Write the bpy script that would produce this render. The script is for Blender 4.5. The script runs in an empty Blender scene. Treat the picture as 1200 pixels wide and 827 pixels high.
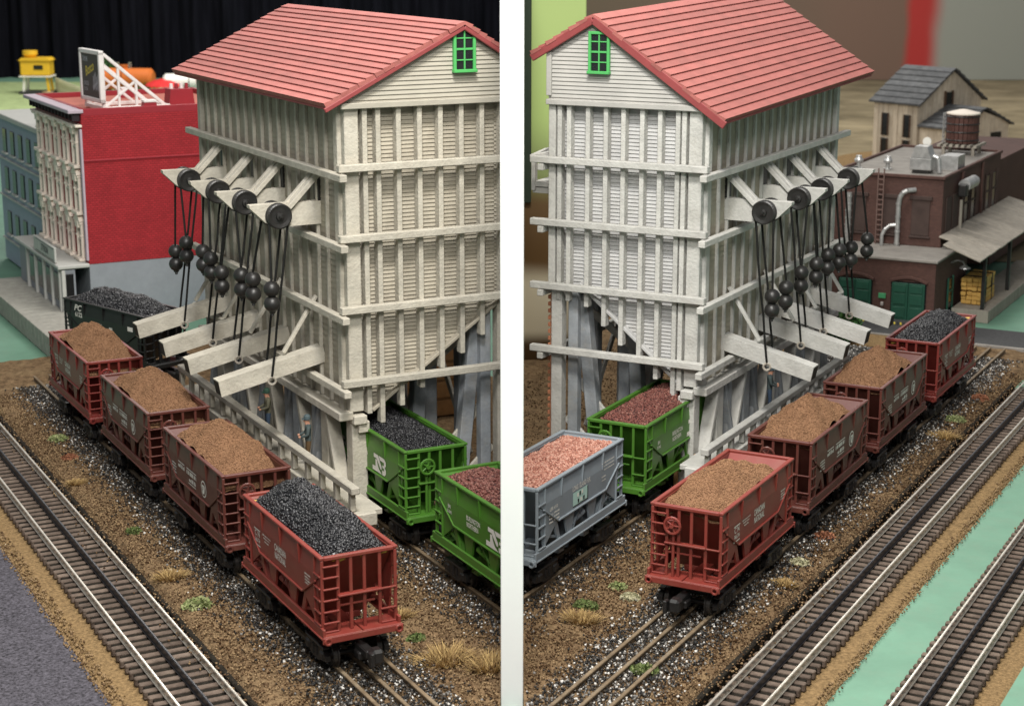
import bpy, bmesh, math, random
import numpy as np
from mathutils import Vector, Matrix, Euler

random.seed(7)
RNG = np.random.default_rng(11)
S = bpy.context.scene
COL = S.collection
R = math.radians

# ---------------------------------------------------------------- camera
# one unit is ten centimetres; the rail tops of the model layout lie near z = 0
cam_d = bpy.data.cameras.new('camera')
cam = bpy.data.objects.new('camera', cam_d)
COL.objects.link(cam)
cam.location = (0, 0, 5.0)
cam.rotation_euler = (R(90 - 13.5), 0, 0)
cam_d.sensor_fit = 'HORIZONTAL'
cam_d.sensor_width = 36
cam_d.lens = 36 * 2050 / 1200
cam_d.clip_start = 0.1
cam_d.clip_end = 300
cam_d.dof.use_dof = True
cam_d.dof.focus_distance = 14.8
cam_d.dof.aperture_fstop = cam_d.lens / 1000 / 0.03
S.camera = cam

# ---------------------------------------------------------------- world, lamps, exposure
W = bpy.data.worlds.new('World')
S.world = W
W.use_nodes = True
W.node_tree.nodes['Background'].inputs[0].default_value = (0.93, 0.96, 1.0, 1)
W.node_tree.nodes['Background'].inputs[1].default_value = 0.21


def area(name, loc, target, size, power, col):
    d = bpy.data.lights.new(name, 'AREA')
    d.shape = 'RECTANGLE'
    d.size, d.size_y = size
    d.energy = power
    d.color = col
    o = bpy.data.objects.new(name, d)
    COL.objects.link(o)
    o.location = loc
    o.rotation_euler = (Vector(target) - Vector(loc)).to_track_quat('-Z', 'Y').to_euler()
    return o


area('overhead_lamp', (0.5, 8.6, 11.5), (-1.8, 13.5, 0.0), (1.7, 1.7), 790, (1.0, 0.93, 0.80))
area('overhead_lamp', (-0.5, 8.6, 11.5), (2.0, 13.5, 0.0), (1.7, 1.7), 790, (0.98, 0.98, 1.0))
area('overhead_lamp', (0.0, 2.0, 10.5), (0, 12.5, 0), (3, 3), 1150, (1.0, 0.97, 0.92))  # front fill added to brighten foreground and divider, not a known fixture
area('overhead_lamp', (-1.5, 19, 15.0), (-3, 18, 0), (3.5, 3.5), 800, (1.0, 0.96, 0.9))
area('overhead_lamp', (2.0, 20, 15.0), (3.5, 18, 0), (3.5, 3.5), 800, (1.0, 0.97, 0.92))
area('overhead_lamp', (-8, 48, 20.0), (-9, 52, 0), (8, 8), 5000, (1.0, 0.97, 0.92))
area('overhead_lamp', (9, 46, 20.0), (9, 50, 0), (8, 8), 3200, (1.0, 0.97, 0.92))
S.view_settings.view_transform = 'Standard'
S.view_settings.look = 'None'
S.view_settings.exposure = 0.12
S.view_settings.gamma = 1.0
S.view_settings.use_curve_mapping = False
S.cycles.use_denoising = True
S.cycles.max_bounces = 6
S.cycles.caustics_reflective = False
S.cycles.caustics_refractive = False


# ---------------------------------------------------------------- materials
def mat(name, col, rough=0.6, var=0.18, scale=6.0, bump=0.0, bscale=60.0, metal=0.0, spec=0.4,
        stretch=(1, 1, 1), dirt=None, dirt_amt=0.0, coat=0.0, dscale=4.5, tint=0.0):
    m = bpy.data.materials.new(name)
    m.use_nodes = True
    t = m.node_tree
    n, l = t.nodes, t.links
    b = n['Principled BSDF']
    b.inputs['Roughness'].default_value = rough
    b.inputs['Metallic'].default_value = metal
    b.inputs['Specular IOR Level'].default_value = spec
    if coat:
        b.inputs['Coat Weight'].default_value = coat
        b.inputs['Coat Roughness'].default_value = 0.25
    tc = n.new('ShaderNodeTexCoord')
    mp = n.new('ShaderNodeMapping')
    mp.inputs['Scale'].default_value = stretch
    oi = n.new('ShaderNodeObjectInfo')
    sc_ = n.new('ShaderNodeMath')
    sc_.operation = 'MULTIPLY'
    sc_.inputs[1].default_value = 37.0
    l.new(oi.outputs['Random'], sc_.inputs[0])
    sh_ = n.new('ShaderNodeVectorMath')
    l.new(tc.outputs['Object'], sh_.inputs[0])
    l.new(sc_.outputs[0], sh_.inputs[1])
    l.new(sh_.outputs[0], mp.inputs['Vector'])
    nz = n.new('ShaderNodeTexNoise')
    nz.inputs['Scale'].default_value = scale
    nz.inputs['Detail'].default_value = 6
    nz.inputs['Roughness'].default_value = 0.65
    l.new(mp.outputs[0], nz.inputs['Vector'])
    rp = n.new('ShaderNodeValToRGB')
    c = np.array(col)
    rp.color_ramp.elements[0].position = 0.32
    rp.color_ramp.elements[1].position = 0.68
    rp.color_ramp.elements[0].color = (*np.clip(c * (1 - var), 0, 1), 1)
    rp.color_ramp.elements[1].color = (*np.clip(c * (1 + var), 0, 1), 1)
    l.new(nz.outputs['Fac'], rp.inputs[0])
    out = rp.outputs[0]
    if dirt is not None:
        n2 = n.new('ShaderNodeTexNoise')
        n2.inputs['Scale'].default_value = dscale
        n2.inputs['Detail'].default_value = 8
        n2.inputs['Roughness'].default_value = 0.75
        l.new(sh_.outputs[0], n2.inputs['Vector'])
        r2 = n.new('ShaderNodeValToRGB')
        r2.color_ramp.elements[0].position = 0.48
        r2.color_ramp.elements[1].position = 0.72
        r2.color_ramp.elements[0].color = (0, 0, 0, 1)
        r2.color_ramp.elements[1].color = (dirt_amt, dirt_amt, dirt_amt, 1)
        l.new(n2.outputs['Fac'], r2.inputs[0])
        mx = n.new('ShaderNodeMixRGB')
        l.new(r2.outputs[0], mx.inputs[0])
        l.new(out, mx.inputs[1])
        mx.inputs[2].default_value = (*dirt, 1)
        out = mx.outputs[0]
    if tint:
        tr_ = n.new('ShaderNodeMapRange')
        tr_.inputs['To Min'].default_value = 1 - tint
        tr_.inputs['To Max'].default_value = 1 + tint
        l.new(oi.outputs['Random'], tr_.inputs['Value'])
        tm = n.new('ShaderNodeMixRGB')
        tm.blend_type = 'MULTIPLY'
        tm.inputs[0].default_value = 1
        l.new(out, tm.inputs[1])
        l.new(tr_.outputs[0], tm.inputs[2])
        out = tm.outputs[0]
    l.new(out, b.inputs['Base Color'])
    if bump:
        n3 = n.new('ShaderNodeTexNoise')
        n3.inputs['Scale'].default_value = bscale
        n3.inputs['Detail'].default_value = 4
        l.new(mp.outputs[0], n3.inputs['Vector'])
        bp = n.new('ShaderNodeBump')
        bp.inputs['Strength'].default_value = bump
        bp.inputs['Distance'].default_value = 0.02
        l.new(n3.outputs['Fac'], bp.inputs['Height'])
        l.new(bp.outputs[0], b.inputs['Normal'])
    return m


def brick_mat(name, col, mortar, sc, var=0.2, rough=0.7):
    m = bpy.data.materials.new(name)
    m.use_nodes = True
    t = m.node_tree
    n, l = t.nodes, t.links
    b = n['Principled BSDF']
    b.inputs['Roughness'].default_value = rough
    b.inputs['Specular IOR Level'].default_value = 0.3
    tc = n.new('ShaderNodeTexCoord')
    sp = n.new('ShaderNodeSeparateXYZ')
    l.new(tc.outputs['Object'], sp.inputs[0])
    ad = n.new('ShaderNodeMath')
    l.new(sp.outputs[0], ad.inputs[0])
    l.new(sp.outputs[1], ad.inputs[1])
    cb = n.new('ShaderNodeCombineXYZ')
    l.new(ad.outputs[0], cb.inputs[0])
    l.new(sp.outputs[2], cb.inputs[1])
    br = n.new('ShaderNodeTexBrick')
    br.inputs['Scale'].default_value = sc
    br.inputs['Mortar Size'].default_value = 0.035
    c = np.array(col)
    br.inputs['Color1'].default_value = (*(c * (1 - var)), 1)
    br.inputs['Color2'].default_value = (*np.clip(c * (1 + var), 0, 1), 1)
    br.inputs['Mortar'].default_value = (*mortar, 1)
    l.new(cb.outputs[0], br.inputs['Vector'])
    nz = n.new('ShaderNodeTexNoise')
    nz.inputs['Scale'].default_value = 2.5
    nz.inputs['Detail'].default_value = 7
    l.new(tc.outputs['Object'], nz.inputs['Vector'])
    rr = n.new('ShaderNodeMapRange')
    rr.inputs['To Min'].default_value = 0.7
    rr.inputs['To Max'].default_value = 1.25
    l.new(nz.outputs['Fac'], rr.inputs['Value'])
    mx = n.new('ShaderNodeMixRGB')
    mx.blend_type = 'MULTIPLY'
    mx.inputs[0].default_value = 1
    l.new(br.outputs['Color'], mx.inputs[1])
    l.new(rr.outputs[0], mx.inputs[2])
    l.new(mx.outputs[0], b.inputs['Base Color'])
    bp = n.new('ShaderNodeBump')
    bp.inputs['Strength'].default_value = 0.5
    bp.inputs['Distance'].default_value = 0.012
    bp.invert = True
    l.new(br.outputs['Fac'], bp.inputs['Height'])
    l.new(bp.outputs[0], b.inputs['Normal'])
    return m


def flat(name, col, rough=0.6, metal=0.0, spec=0.4):
    return mat(name, col, rough, 0.06, 9, 0, metal=metal, spec=spec)


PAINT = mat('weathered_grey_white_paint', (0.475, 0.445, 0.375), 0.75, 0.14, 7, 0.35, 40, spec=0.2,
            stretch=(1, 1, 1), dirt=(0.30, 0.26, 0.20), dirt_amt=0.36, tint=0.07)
PAINT_R = mat('weathered_grey_cool_cast', (0.50, 0.495, 0.465), 0.75, 0.12, 7, 0.35, 40, spec=0.2,
              dirt=(0.33, 0.31, 0.27), dirt_amt=0.34, tint=0.07)  # same tower paint as PAINT, a cooler light cast put into its colour
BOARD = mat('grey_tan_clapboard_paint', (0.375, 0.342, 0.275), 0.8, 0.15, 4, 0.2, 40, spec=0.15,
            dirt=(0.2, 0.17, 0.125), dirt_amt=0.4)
BOARD_R = mat('clapboard_cool_cast', (0.45, 0.45, 0.445), 0.8, 0.13, 4, 0.2, 40, spec=0.15,
              dirt=(0.28, 0.26, 0.22), dirt_amt=0.3)  # copy of the clapboard paint with the cool light cast mixed in
LEG = mat('blue_grey_leg_paint', (0.27, 0.29, 0.31), 0.75, 0.22, 6, 0.2, 40, spec=0.2,
          dirt=(0.33, 0.30, 0.25), dirt_amt=0.5)
ROOF = mat('faded_red_roof_boards', (0.35, 0.115, 0.10), 0.65, 0.12, 5, 0.2, 50, spec=0.3, dirt=(0.24, 0.10, 0.085), dirt_amt=0.45, tint=0.13)
RAKE = mat('dark_red_rake_board', (0.26, 0.055, 0.055), 0.5, 0.1, 8, spec=0.4)
GREENWIN = flat('bright_green_window_paint', (0.08, 0.40, 0.11), 0.5)
DARKGLASS = flat('dark_window_glass', (0.012, 0.014, 0.016), 0.15, spec=0.5)
BLACKW = mat('black_painted_wood', (0.018, 0.017, 0.016), 0.42, 0.3, 8, 0.1, 60, spec=0.5)
ROPE = mat('black_twisted_cord', (0.012, 0.012, 0.011), 0.8, 0.3, 60, spec=0.2)
CHUTEIN = flat('dark_chute_inside', (0.035, 0.028, 0.022), 0.9)
WHITE = mat('white_board_paint', (0.86, 0.86, 0.86), 0.7, 0.015, 3, spec=0.2)
TERRA = mat('terracotta_lath', (0.42, 0.17, 0.09), 0.8, 0.25, 12)
STEEL = mat('tinplate_rail', (0.74, 0.69, 0.60), 0.26, 0.2, 10, metal=0.6, spec=0.6)
RUSTRAIL = mat('brown_weathered_rail', (0.16, 0.115, 0.07), 0.6, 0.35, 8, spec=0.3, dirt=(0.35, 0.3, 0.22), dirt_amt=0.4)
BLACKRAIL = mat('blackened_centre_rail', (0.02, 0.02, 0.024), 0.35, 0.3, 10, spec=0.6)
TIE = mat('brown_wooden_tie', (0.125, 0.094, 0.075), 0.85, 0.3, 9, 0.5, 50, spec=0.15, dirt=(0.18, 0.145, 0.115), dirt_amt=0.5, tint=0.2)
CORK = mat('tan_cork_roadbed', (0.22, 0.145, 0.07), 0.95, 0.45, 35, 0.9, 60, spec=0.1)
DARKBED = mat('dark_edge_and_tie_shade', (0.02, 0.017, 0.013), 0.95, 0.5, 30, 0.8, 70, spec=0.1)
DIRT = mat('brown_dirt', (0.15, 0.098, 0.054), 0.98, 0.55, 14, 1.0, 45, spec=0.08, dirt=(0.27, 0.19, 0.105), dirt_amt=0.8)
ASPHALT = mat('speckled_grey_slab', (0.066, 0.062, 0.074), 0.85, 0.9, 48, 0.3, 90, spec=0.2)
TEAL = mat('teal_green_painted_board', (0.14, 0.275, 0.195), 0.6, 0.10, 2, 0.08, 30, spec=0.3, dirt=(0.17, 0.26, 0.19), dirt_amt=0.5)
CONCRETE = mat('grey_pavement', (0.36, 0.35, 0.31), 0.85, 0.15, 12, 0.2, 30, spec=0.15)
COAL = [flat('coal_black', (0.010, 0.010, 0.012), 0.34, spec=0.6), flat('coal_grey', (0.024, 0.024, 0.027), 0.36, spec=0.6),
        flat('coal_glint', (0.08, 0.08, 0.085), 0.30, spec=0.6)]
ORE = [flat('ore_brown', (0.215, 0.118, 0.066), 0.9, spec=0.1), flat('ore_tan', (0.30, 0.172, 0.095), 0.9, spec=0.1),
       flat('ore_dark', (0.135, 0.07, 0.038), 0.9, spec=0.1)]
REDORE = [flat('pellet_maroon', (0.17, 0.058, 0.045), 0.7), flat('pellet_rose', (0.24, 0.11, 0.085), 0.7),
          flat('pellet_dark', (0.07, 0.024, 0.02), 0.7)]
PINKORE = [flat('pellet_pink', (0.40, 0.18, 0.13), 0.8), flat('pellet_salmon', (0.52, 0.29, 0.225), 0.8),
           flat('pellet_brick', (0.28, 0.11, 0.08), 0.8)]
BALLAST = [flat('ballast_black', (0.014, 0.013, 0.012), 0.6), flat('ballast_brown', (0.055, 0.043, 0.032), 0.8),
           flat('ballast_grey', (0.20, 0.19, 0.175), 0.8), flat('ballast_white', (0.60, 0.58, 0.54), 0.8)]
TURF = [flat('turf_brown', (0.128, 0.079, 0.043), 0.95, spec=0.1), flat('turf_dark', (0.05, 0.026, 0.012), 0.95, spec=0.1),
        flat('turf_tan', (0.26, 0.178, 0.098), 0.95, spec=0.1)]
YELLOWFOAM = flat('yellow_foam_edge', (0.62, 0.40, 0.09), 0.8)
CAR = {
    'scarlet': mat('scarlet_car_paint', (0.215, 0.036, 0.027), 0.42, 0.10, 4, spec=0.5, dirt=(0.20, 0.085, 0.055), dirt_amt=0.5, dscale=9),
    'red': mat('dark_red_car_paint', (0.185, 0.028, 0.023), 0.42, 0.10, 4, spec=0.5, dirt=(0.19, 0.075, 0.045), dirt_amt=0.5, dscale=9),
    'brown': mat('oxide_brown_car_paint', (0.105, 0.030, 0.023), 0.40, 0.12, 4, spec=0.5, dirt=(0.155, 0.075, 0.05), dirt_amt=0.5, dscale=9),
    'green': mat('bright_green_car_paint', (0.060, 0.175, 0.020), 0.40, 0.10, 4, spec=0.5, dirt=(0.085, 0.13, 0.04), dirt_amt=0.5, dscale=9),
    'blue': mat('blue_grey_car_paint', (0.22, 0.255, 0.285), 0.45, 0.08, 4, spec=0.4, dirt=(0.2, 0.19, 0.18), dirt_amt=0.25),
    'black': mat('black_car_paint', (0.012, 0.012, 0.012), 0.40, 0.2, 4, spec=0.5),
}
TRUCKM = mat('black_truck_metal', (0.014, 0.013, 0.013), 0.42, 0.3, 9, spec=0.5)
WHEELM = mat('dark_wheel_metal', (0.05, 0.045, 0.042), 0.32, 0.3, 9, metal=0.6)
LETTER = flat('off_white_lettering', (0.78, 0.76, 0.70), 0.6)
PALEGREEN = flat('pale_teal_emblem', (0.42, 0.62, 0.56), 0.6)


# ---------------------------------------------------------------- mesh helpers
def _chamfer_topology():
    vs, idx = [], {}
    for sx in (-1, 1):
        for sy in (-1, 1):
            for sz in (-1, 1):
                for a in range(3):
                    idx[(sx, sy, sz, a)] = len(vs)
                    vs.append((sx, sy, sz, a))
    fs = []
    for a in range(3):
        b, c = (a + 1) % 3, (a + 2) % 3
        for s in (-1, 1):
            q = []
            for (p, r) in ((-1, -1), (1, -1), (1, 1), (-1, 1)):
                k = [0, 0, 0]
                k[a], k[b], k[c] = s, p, r
                q.append(idx[(*k, a)])
            fs.append(q)
        for p in (-1, 1):
            for r in (-1, 1):
                k0, k1 = [0, 0, 0], [0, 0, 0]
                k0[a], k0[b], k0[c] = -1, p, r
                k1[a], k1[b], k1[c] = 1, p, r
                fs.append([idx[(*k0, b)], idx[(*k1, b)], idx[(*k1, c)], idx[(*k0, c)]])
    for sx in (-1, 1):
        for sy in (-1, 1):
            for sz in (-1, 1):
                fs.append([idx[(sx, sy, sz, a)] for a in range(3)])

    def P(v, b=0.2):
        sx, sy, sz, a = v
        s = (sx, sy, sz)
        return Vector([s[i] * (1.0 if i == a else 1 - b) for i in range(3)])
    out = []
    for f in fs:
        p = [P(vs[i]) for i in f]
        nn = (p[1] - p[0]).cross(p[2] - p[0])
        out.append(f if nn.dot(sum(p, Vector())) > 0 else f[::-1])
    return vs, out


CH_V, CH_F = _chamfer_topology()


class MB:
    """collects shapes for one mesh"""

    def __init__(s):
        s.v, s.f, s.m = [], [], []

    def add(s, vs, fs, mi=0):
        o = len(s.v)
        s.v += [tuple(v) for v in vs]
        for f in fs:
            s.f.append([i + o for i in f])
            s.m.append(mi)
        return s

    def box(s, c, size, b=0.006, M=None, mi=0):
        h = [max(x / 2, 1e-4) for x in size]
        b = min(b, min(h) * 0.45)
        M = M or Matrix.Identity(3)
        c = Vector(c)
        vs = []
        for sx, sy, sz, a in CH_V:
            k = (sx, sy, sz)
            vs.append(c + M @ Vector([k[i] * (h[i] if i == a else h[i] - b) for i in range(3)]))
        return s.add(vs, CH_F, mi)

    def bar(s, p, q, w, h, b=0.006, up=(0, 0, 1), mi=0):
        p, q = Vector(p), Vector(q)
        x = (q - p)
        L = x.length
        x.normalize()
        u = Vector(up)
        if abs(u.dot(x)) > 0.98:
            u = Vector((0, 1, 0))
        y = u.cross(x).normalized()
        z = x.cross(y)
        M = Matrix((x, y, z)).transposed()
        return s.box((p + q) / 2, (L, w, h), b, M, mi)

    def cyl(s, p, q, r0, r1=None, n=14, mi=0, caps=True):
        r1 = r0 if r1 is None else r1
        p, q = Vector(p), Vector(q)
        x = (q - p).normalized()
        u = Vector((0, 0, 1)) if abs(x.z) < 0.9 else Vector((1, 0, 0))
        a = u.cross(x).normalized()
        c = x.cross(a)
        vs = []
        for (ce, r) in ((p, r0), (q, r1)):
            for i in range(n):
                t = 2 * math.pi * i / n
                vs.append(ce + (a * math.cos(t) + c * math.sin(t)) * r)
        fs = [[i, (i + 1) % n, n + (i + 1) % n, n + i] for i in range(n)]
        if caps:
            fs += [list(range(n))[::-1], list(range(n, 2 * n))]
        return s.add(vs, fs, mi)

    def lathe(s, prof, c=(0, 0, 0), axis=(0, 0, 1), n=18, mi=0):
        x = Vector(axis).normalized()
        u = Vector((0, 0, 1)) if abs(x.z) < 0.9 else Vector((1, 0, 0))
        a = u.cross(x).normalized()
        d = x.cross(a)
        c = Vector(c)
        vs = []
        for (r, h) in prof:
            for i in range(n):
                t = 2 * math.pi * i / n
                vs.append(c + x * h + (a * math.cos(t) + d * math.sin(t)) * r)
        fs = []
        for k in range(len(prof) - 1):
            for i in range(n):
                j = (i + 1) % n
                fs.append([k * n + i, k * n + j, (k + 1) * n + j, (k + 1) * n + i])
        fs += [list(range(n))[::-1], list(range((len(prof) - 1) * n, len(prof) * n))]
        return s.add(vs, fs, mi)

    def ball(s, c, r, nu=16, nv=10, mi=0, sq=(1, 1, 1)):
        prof = []
        vs, fs = [], []
        for j in range(nv + 1):
            th = math.pi * j / nv
            for i in range(nu):
                t = 2 * math.pi * i / nu
                vs.append((c[0] + r * sq[0] * math.sin(th) * math.cos(t), c[1] + r * sq[1] * math.sin(th) * math.sin(t), c[2] - r * sq[2] * math.cos(th)))
        for j in range(nv):
            for i in range(nu):
                k = (i + 1) % nu
                fs.append([j * nu + i, j * nu + k, (j + 1) * nu + k, (j + 1) * nu + i])
        return s.add(vs, fs, mi)

    def tube(s, pts, r, n=8, mi=0):
        pts = [Vector(p) for p in pts]
        for a, b in zip(pts[:-1], pts[1:]):
            s.cyl(a, b, r, r, n, mi)
        return s

    def torus(s, c, axis, Rr, r, n=16, k=7, mi=0, arc=1.0):
        x = Vector(axis).normalized()
        u = Vector((0, 0, 1)) if abs(x.z) < 0.9 else Vector((1, 0, 0))
        a = u.cross(x).normalized()
        d = x.cross(a)
        c = Vector(c)
        vs, fs = [], []
        for i in range(n):
            t = 2 * math.pi * i / n
            dr = a * math.cos(t) + d * math.sin(t)
            for j in range(k):
                w = 2 * math.pi * j / k
                vs.append(c + dr * (Rr + r * math.cos(w)) + x * (r * math.sin(w)))
        for i in range(n):
            for j in range(k):
                fs.append([i * k + j, ((i + 1) % n) * k + j, ((i + 1) % n) * k + (j + 1) % k, i * k + (j + 1) % k])
        return s.add(vs, fs, mi)

    def prism(s, poly, t0, t1, plane='xz', mi=0):
        n = len(poly)

        def P(a, b, t):
            return {'xz': (a, t, b), 'yz': (t, a, b), 'xy': (a, b, t)}[plane]
        vs = [P(a, b, t0) for a, b in poly] + [P(a, b, t1) for a, b in poly]
        ar = sum(poly[i][0] * poly[(i + 1) % n][1] - poly[(i + 1) % n][0] * poly[i][1] for i in range(n))
        fl = (ar > 0) == (t1 > t0)
        if plane == 'xz':
            fl = not fl
        fs = [[i, (i + 1) % n, n + (i + 1) % n, n + i] for i in range(n)] + [list(range(n))[::-1], list(range(n, 2 * n))]
        if not fl:
            fs = [f[::-1] for f in fs]
        return s.add(vs, fs, mi)

    def mesh(s, name, mats, mx=1, smooth=False):
        me = bpy.data.meshes.new(name)
        if mx == -1:
            me.from_pydata([(-x, y, z) for x, y, z in s.v], [], [f[::-1] for f in s.f])
        else:
            me.from_pydata(s.v, [], s.f)
        for m in (mats if isinstance(mats, (list, tuple)) else [mats]):
            me.materials.append(m)
        me.polygons.foreach_set('material_index', s.m)
        if smooth:
            me.polygons.foreach_set('use_smooth', [True] * len(s.f))
        me.update()
        return me


def link(name, me, parent=None, loc=(0, 0, 0), rot=(0, 0, 0)):
    o = bpy.data.objects.new(name, me)
    COL.objects.link(o)
    o.location = loc
    o.rotation_euler = rot
    if parent is not None:
        o.parent = parent
    return o


def tag(o, label=None, cat=None, group=None, kind=None):
    for k, v in (('label', label), ('category', cat), ('group', group), ('kind', kind)):
        if v:
            o[k] = v
    return o


def thing(name, label, cat, loc=(0, 0, 0), rz=0.0, group=None):
    o = bpy.data.objects.new(name, None)
    o.empty_display_size = 0.1
    COL.objects.link(o)
    o.location = loc
    o.rotation_euler = (0, 0, rz)
    return tag(o, label, cat, group)


def rand_rot(n):
    q = RNG.normal(size=(n, 4))
    q /= np.linalg.norm(q, axis=1)[:, None]
    w, x, y, z = q.T
    return np.stack([np.stack([1 - 2 * (y * y + z * z), 2 * (x * y - z * w), 2 * (x * z + y * w)], -1),
                     np.stack([2 * (x * y + z * w), 1 - 2 * (x * x + z * z), 2 * (y * z - x * w)], -1),
                     np.stack([2 * (x * z - y * w), 2 * (y * z + x * w), 1 - 2 * (x * x + y * y)], -1)], 1)


OCT_V = np.array([(1, 0, 0), (-1, 0, 0), (0, 1, 0), (0, -1, 0), (0, 0, 1), (0, 0, -1)], float)
OCT_F = np.array([(0, 2, 4), (2, 1, 4), (1, 3, 4), (3, 0, 4), (2, 0, 5), (1, 2, 5), (3, 1, 5), (0, 3, 5)])


def chunk_arrays(pts, rad, weights):
    n = len(pts)
    v = OCT_V[None] * RNG.uniform(0.55, 1.25, (n, 6, 1)) * rad[:, None, None]
    v = np.einsum('nij,nkj->nki', rand_rot(n), v) + pts[:, None, :]
    f = OCT_F[None] + (np.arange(n) * 6)[:, None, None]
    mi = np.repeat(RNG.choice(len(weights), n, p=np.array(weights) / sum(weights)), 8)
    return v.reshape(-1, 3), f.reshape(-1, 3), mi


def tri_mesh(name, v, f, mi, mats):
    me = bpy.data.meshes.new(name)
    me.vertices.add(len(v))
    me.vertices.foreach_set('co', np.asarray(v, np.float32).ravel())
    me.loops.add(len(f) * 3)
    me.loops.foreach_set('vertex_index', np.asarray(f, np.int32).ravel())
    me.polygons.add(len(f))
    me.polygons.foreach_set('loop_start', np.arange(0, len(f) * 3, 3, dtype=np.int32))
    me.polygons.foreach_set('loop_total', np.full(len(f), 3, np.int32))
    for m in mats:
        me.materials.append(m)
    me.polygons.foreach_set('material_index', np.asarray(mi, np.int32))
    me.update(calc_edges=True)
    return me


_text_cache = {}


def text_geo(txt, size, bold=0.0, shear=0.0):
    k = (txt, bold, shear)
    if k not in _text_cache:
        cu = bpy.data.curves.new('t', 'FONT')
        cu.body = txt
        cu.size = 1
        cu.align_x = 'CENTER'
        cu.align_y = 'CENTER'
        cu.offset = bold
        cu.shear = shear
        cu.resolution_u = 2
        o = bpy.data.objects.new('t', cu)
        COL.objects.link(o)
        dg = bpy.context.evaluated_depsgraph_get()
        me = bpy.data.meshes.new_from_object(o.evaluated_get(dg))
        _text_cache[k] = ([tuple(v.co) for v in me.vertices], [list(p.vertices) for p in me.polygons])
        bpy.data.objects.remove(o)
        bpy.data.curves.remove(cu)
        bpy.data.meshes.remove(me)
    vs, fs = _text_cache[k]
    return [(x * size, y * size, 0) for x, y, z in vs], fs


class Sheet(MB):
    """flat print: everything lies in a local xy plane and is later stood up"""

    def text(s, txt, x, y, size, bold=0.0, sx=1.0, shear=0.0, mi=0, rot=0.0):
        vs, fs = text_geo(txt, size, bold, shear)
        c, n = math.cos(rot), math.sin(rot)
        return s.add([(x + (a * sx) * c - b * n, y + (a * sx) * n + b * c, 0) for a, b, _ in vs], fs, mi)

    def rect(s, x0, y0, x1, y1, mi=0, z=0.0):
        return s.add([(x0, y0, z), (x1, y0, z), (x1, y1, z), (x0, y1, z)], [[0, 1, 2, 3]], mi)

    def poly(s, pts, mi=0, z=0.0):
        return s.add([(a, b, z) for a, b in pts], [list(range(len(pts)))], mi)

    def disc(s, x, y, r, mi=0, n=24, z=0.0, sx=1.0):
        return s.poly([(x + r * sx * math.cos(2 * math.pi * i / n), y + r * math.sin(2 * math.pi * i / n)) for i in range(n)], mi, z)

    def scribble(s, x0, x1, y, h, seed=1):
        # a line of print too small to read: letter-sized dashes
        rr = random.Random(seed)
        x = x0
        while x < x1:
            w = h * rr.uniform(0.35, 0.7)
            s.rect(x, y - h / 2, min(x + w, x1), y + h / 2 * rr.choice((1, 1, 0.4)))
            x += w + h * rr.choice((0.18, 0.18, 0.5))
        return s


# ---------------------------------------------------------------- the two module frames
class Frame:
    def __init__(s, O, ang, mx, side):
        s.O = Vector(O)
        s.ang = ang
        s.mx = mx              # +1: local x runs along the gable to the right, -1: mirrored
        s.side = side          # word used in labels
        c, n = math.cos(ang), math.sin(ang)
        s.X = Vector((c, n, 0))
        s.Y = Vector((-n, c, 0))

    def at(s, u, v, z=0.0):
        return s.O + s.X * (u * s.mx) + s.Y * v + Vector((0, 0, z))


FL = Frame((-1.401, 14.428, 0), R(27.6), 1, 'left')
FR = Frame((1.691, 15.384, 0), R(-27.9), -1, 'right')


def clip_x(o, side):
    """cut a mesh where it meets the divider board (side -1 keeps x < 0)"""
    o.data = o.data.copy()
    bm = bmesh.new()
    bm.from_mesh(o.data)
    Mi = o.matrix_world.inverted()
    p = Mi @ Vector((side * 0.078, 0, 0))
    n = (o.matrix_world.to_3x3().transposed() @ Vector((-side, 0, 0))).normalized()
    bmesh.ops.bisect_plane(bm, geom=bm.verts[:] + bm.edges[:] + bm.faces[:], dist=1e-5, plane_co=p, plane_no=n, clear_outer=True)
    bm.to_mesh(o.data)
    bm.free()


# ================================================================ SETTING
def sheet(name, pts, z, m, kind='structure', thick=0.0):
    b = MB()
    if thick:
        b.prism(pts, z - thick, z, 'xy')
    else:
        b.add([(x, y, z) for x, y in pts], [list(range(len(pts)))])
    o = link(name, b.mesh(name, m))
    tag(o, kind=kind)
    return o


table = sheet('table_top', [(-40, 4), (40, 4), (40, 66), (-40, 66)], -0.12, TEAL)
floor = sheet('floor', [(-80, -30), (80, -30), (80, 90), (-80, 90)], -8.0, CONCRETE)

div = MB().box((0, 38.0, 2.0), (0.15, 54.0, 6.04), 0.004)
tag(link('divider_board', div.mesh('divider_board', WHITE)),
    'plain white upright board standing between the two coal tower scenes', 'divider board')


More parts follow.
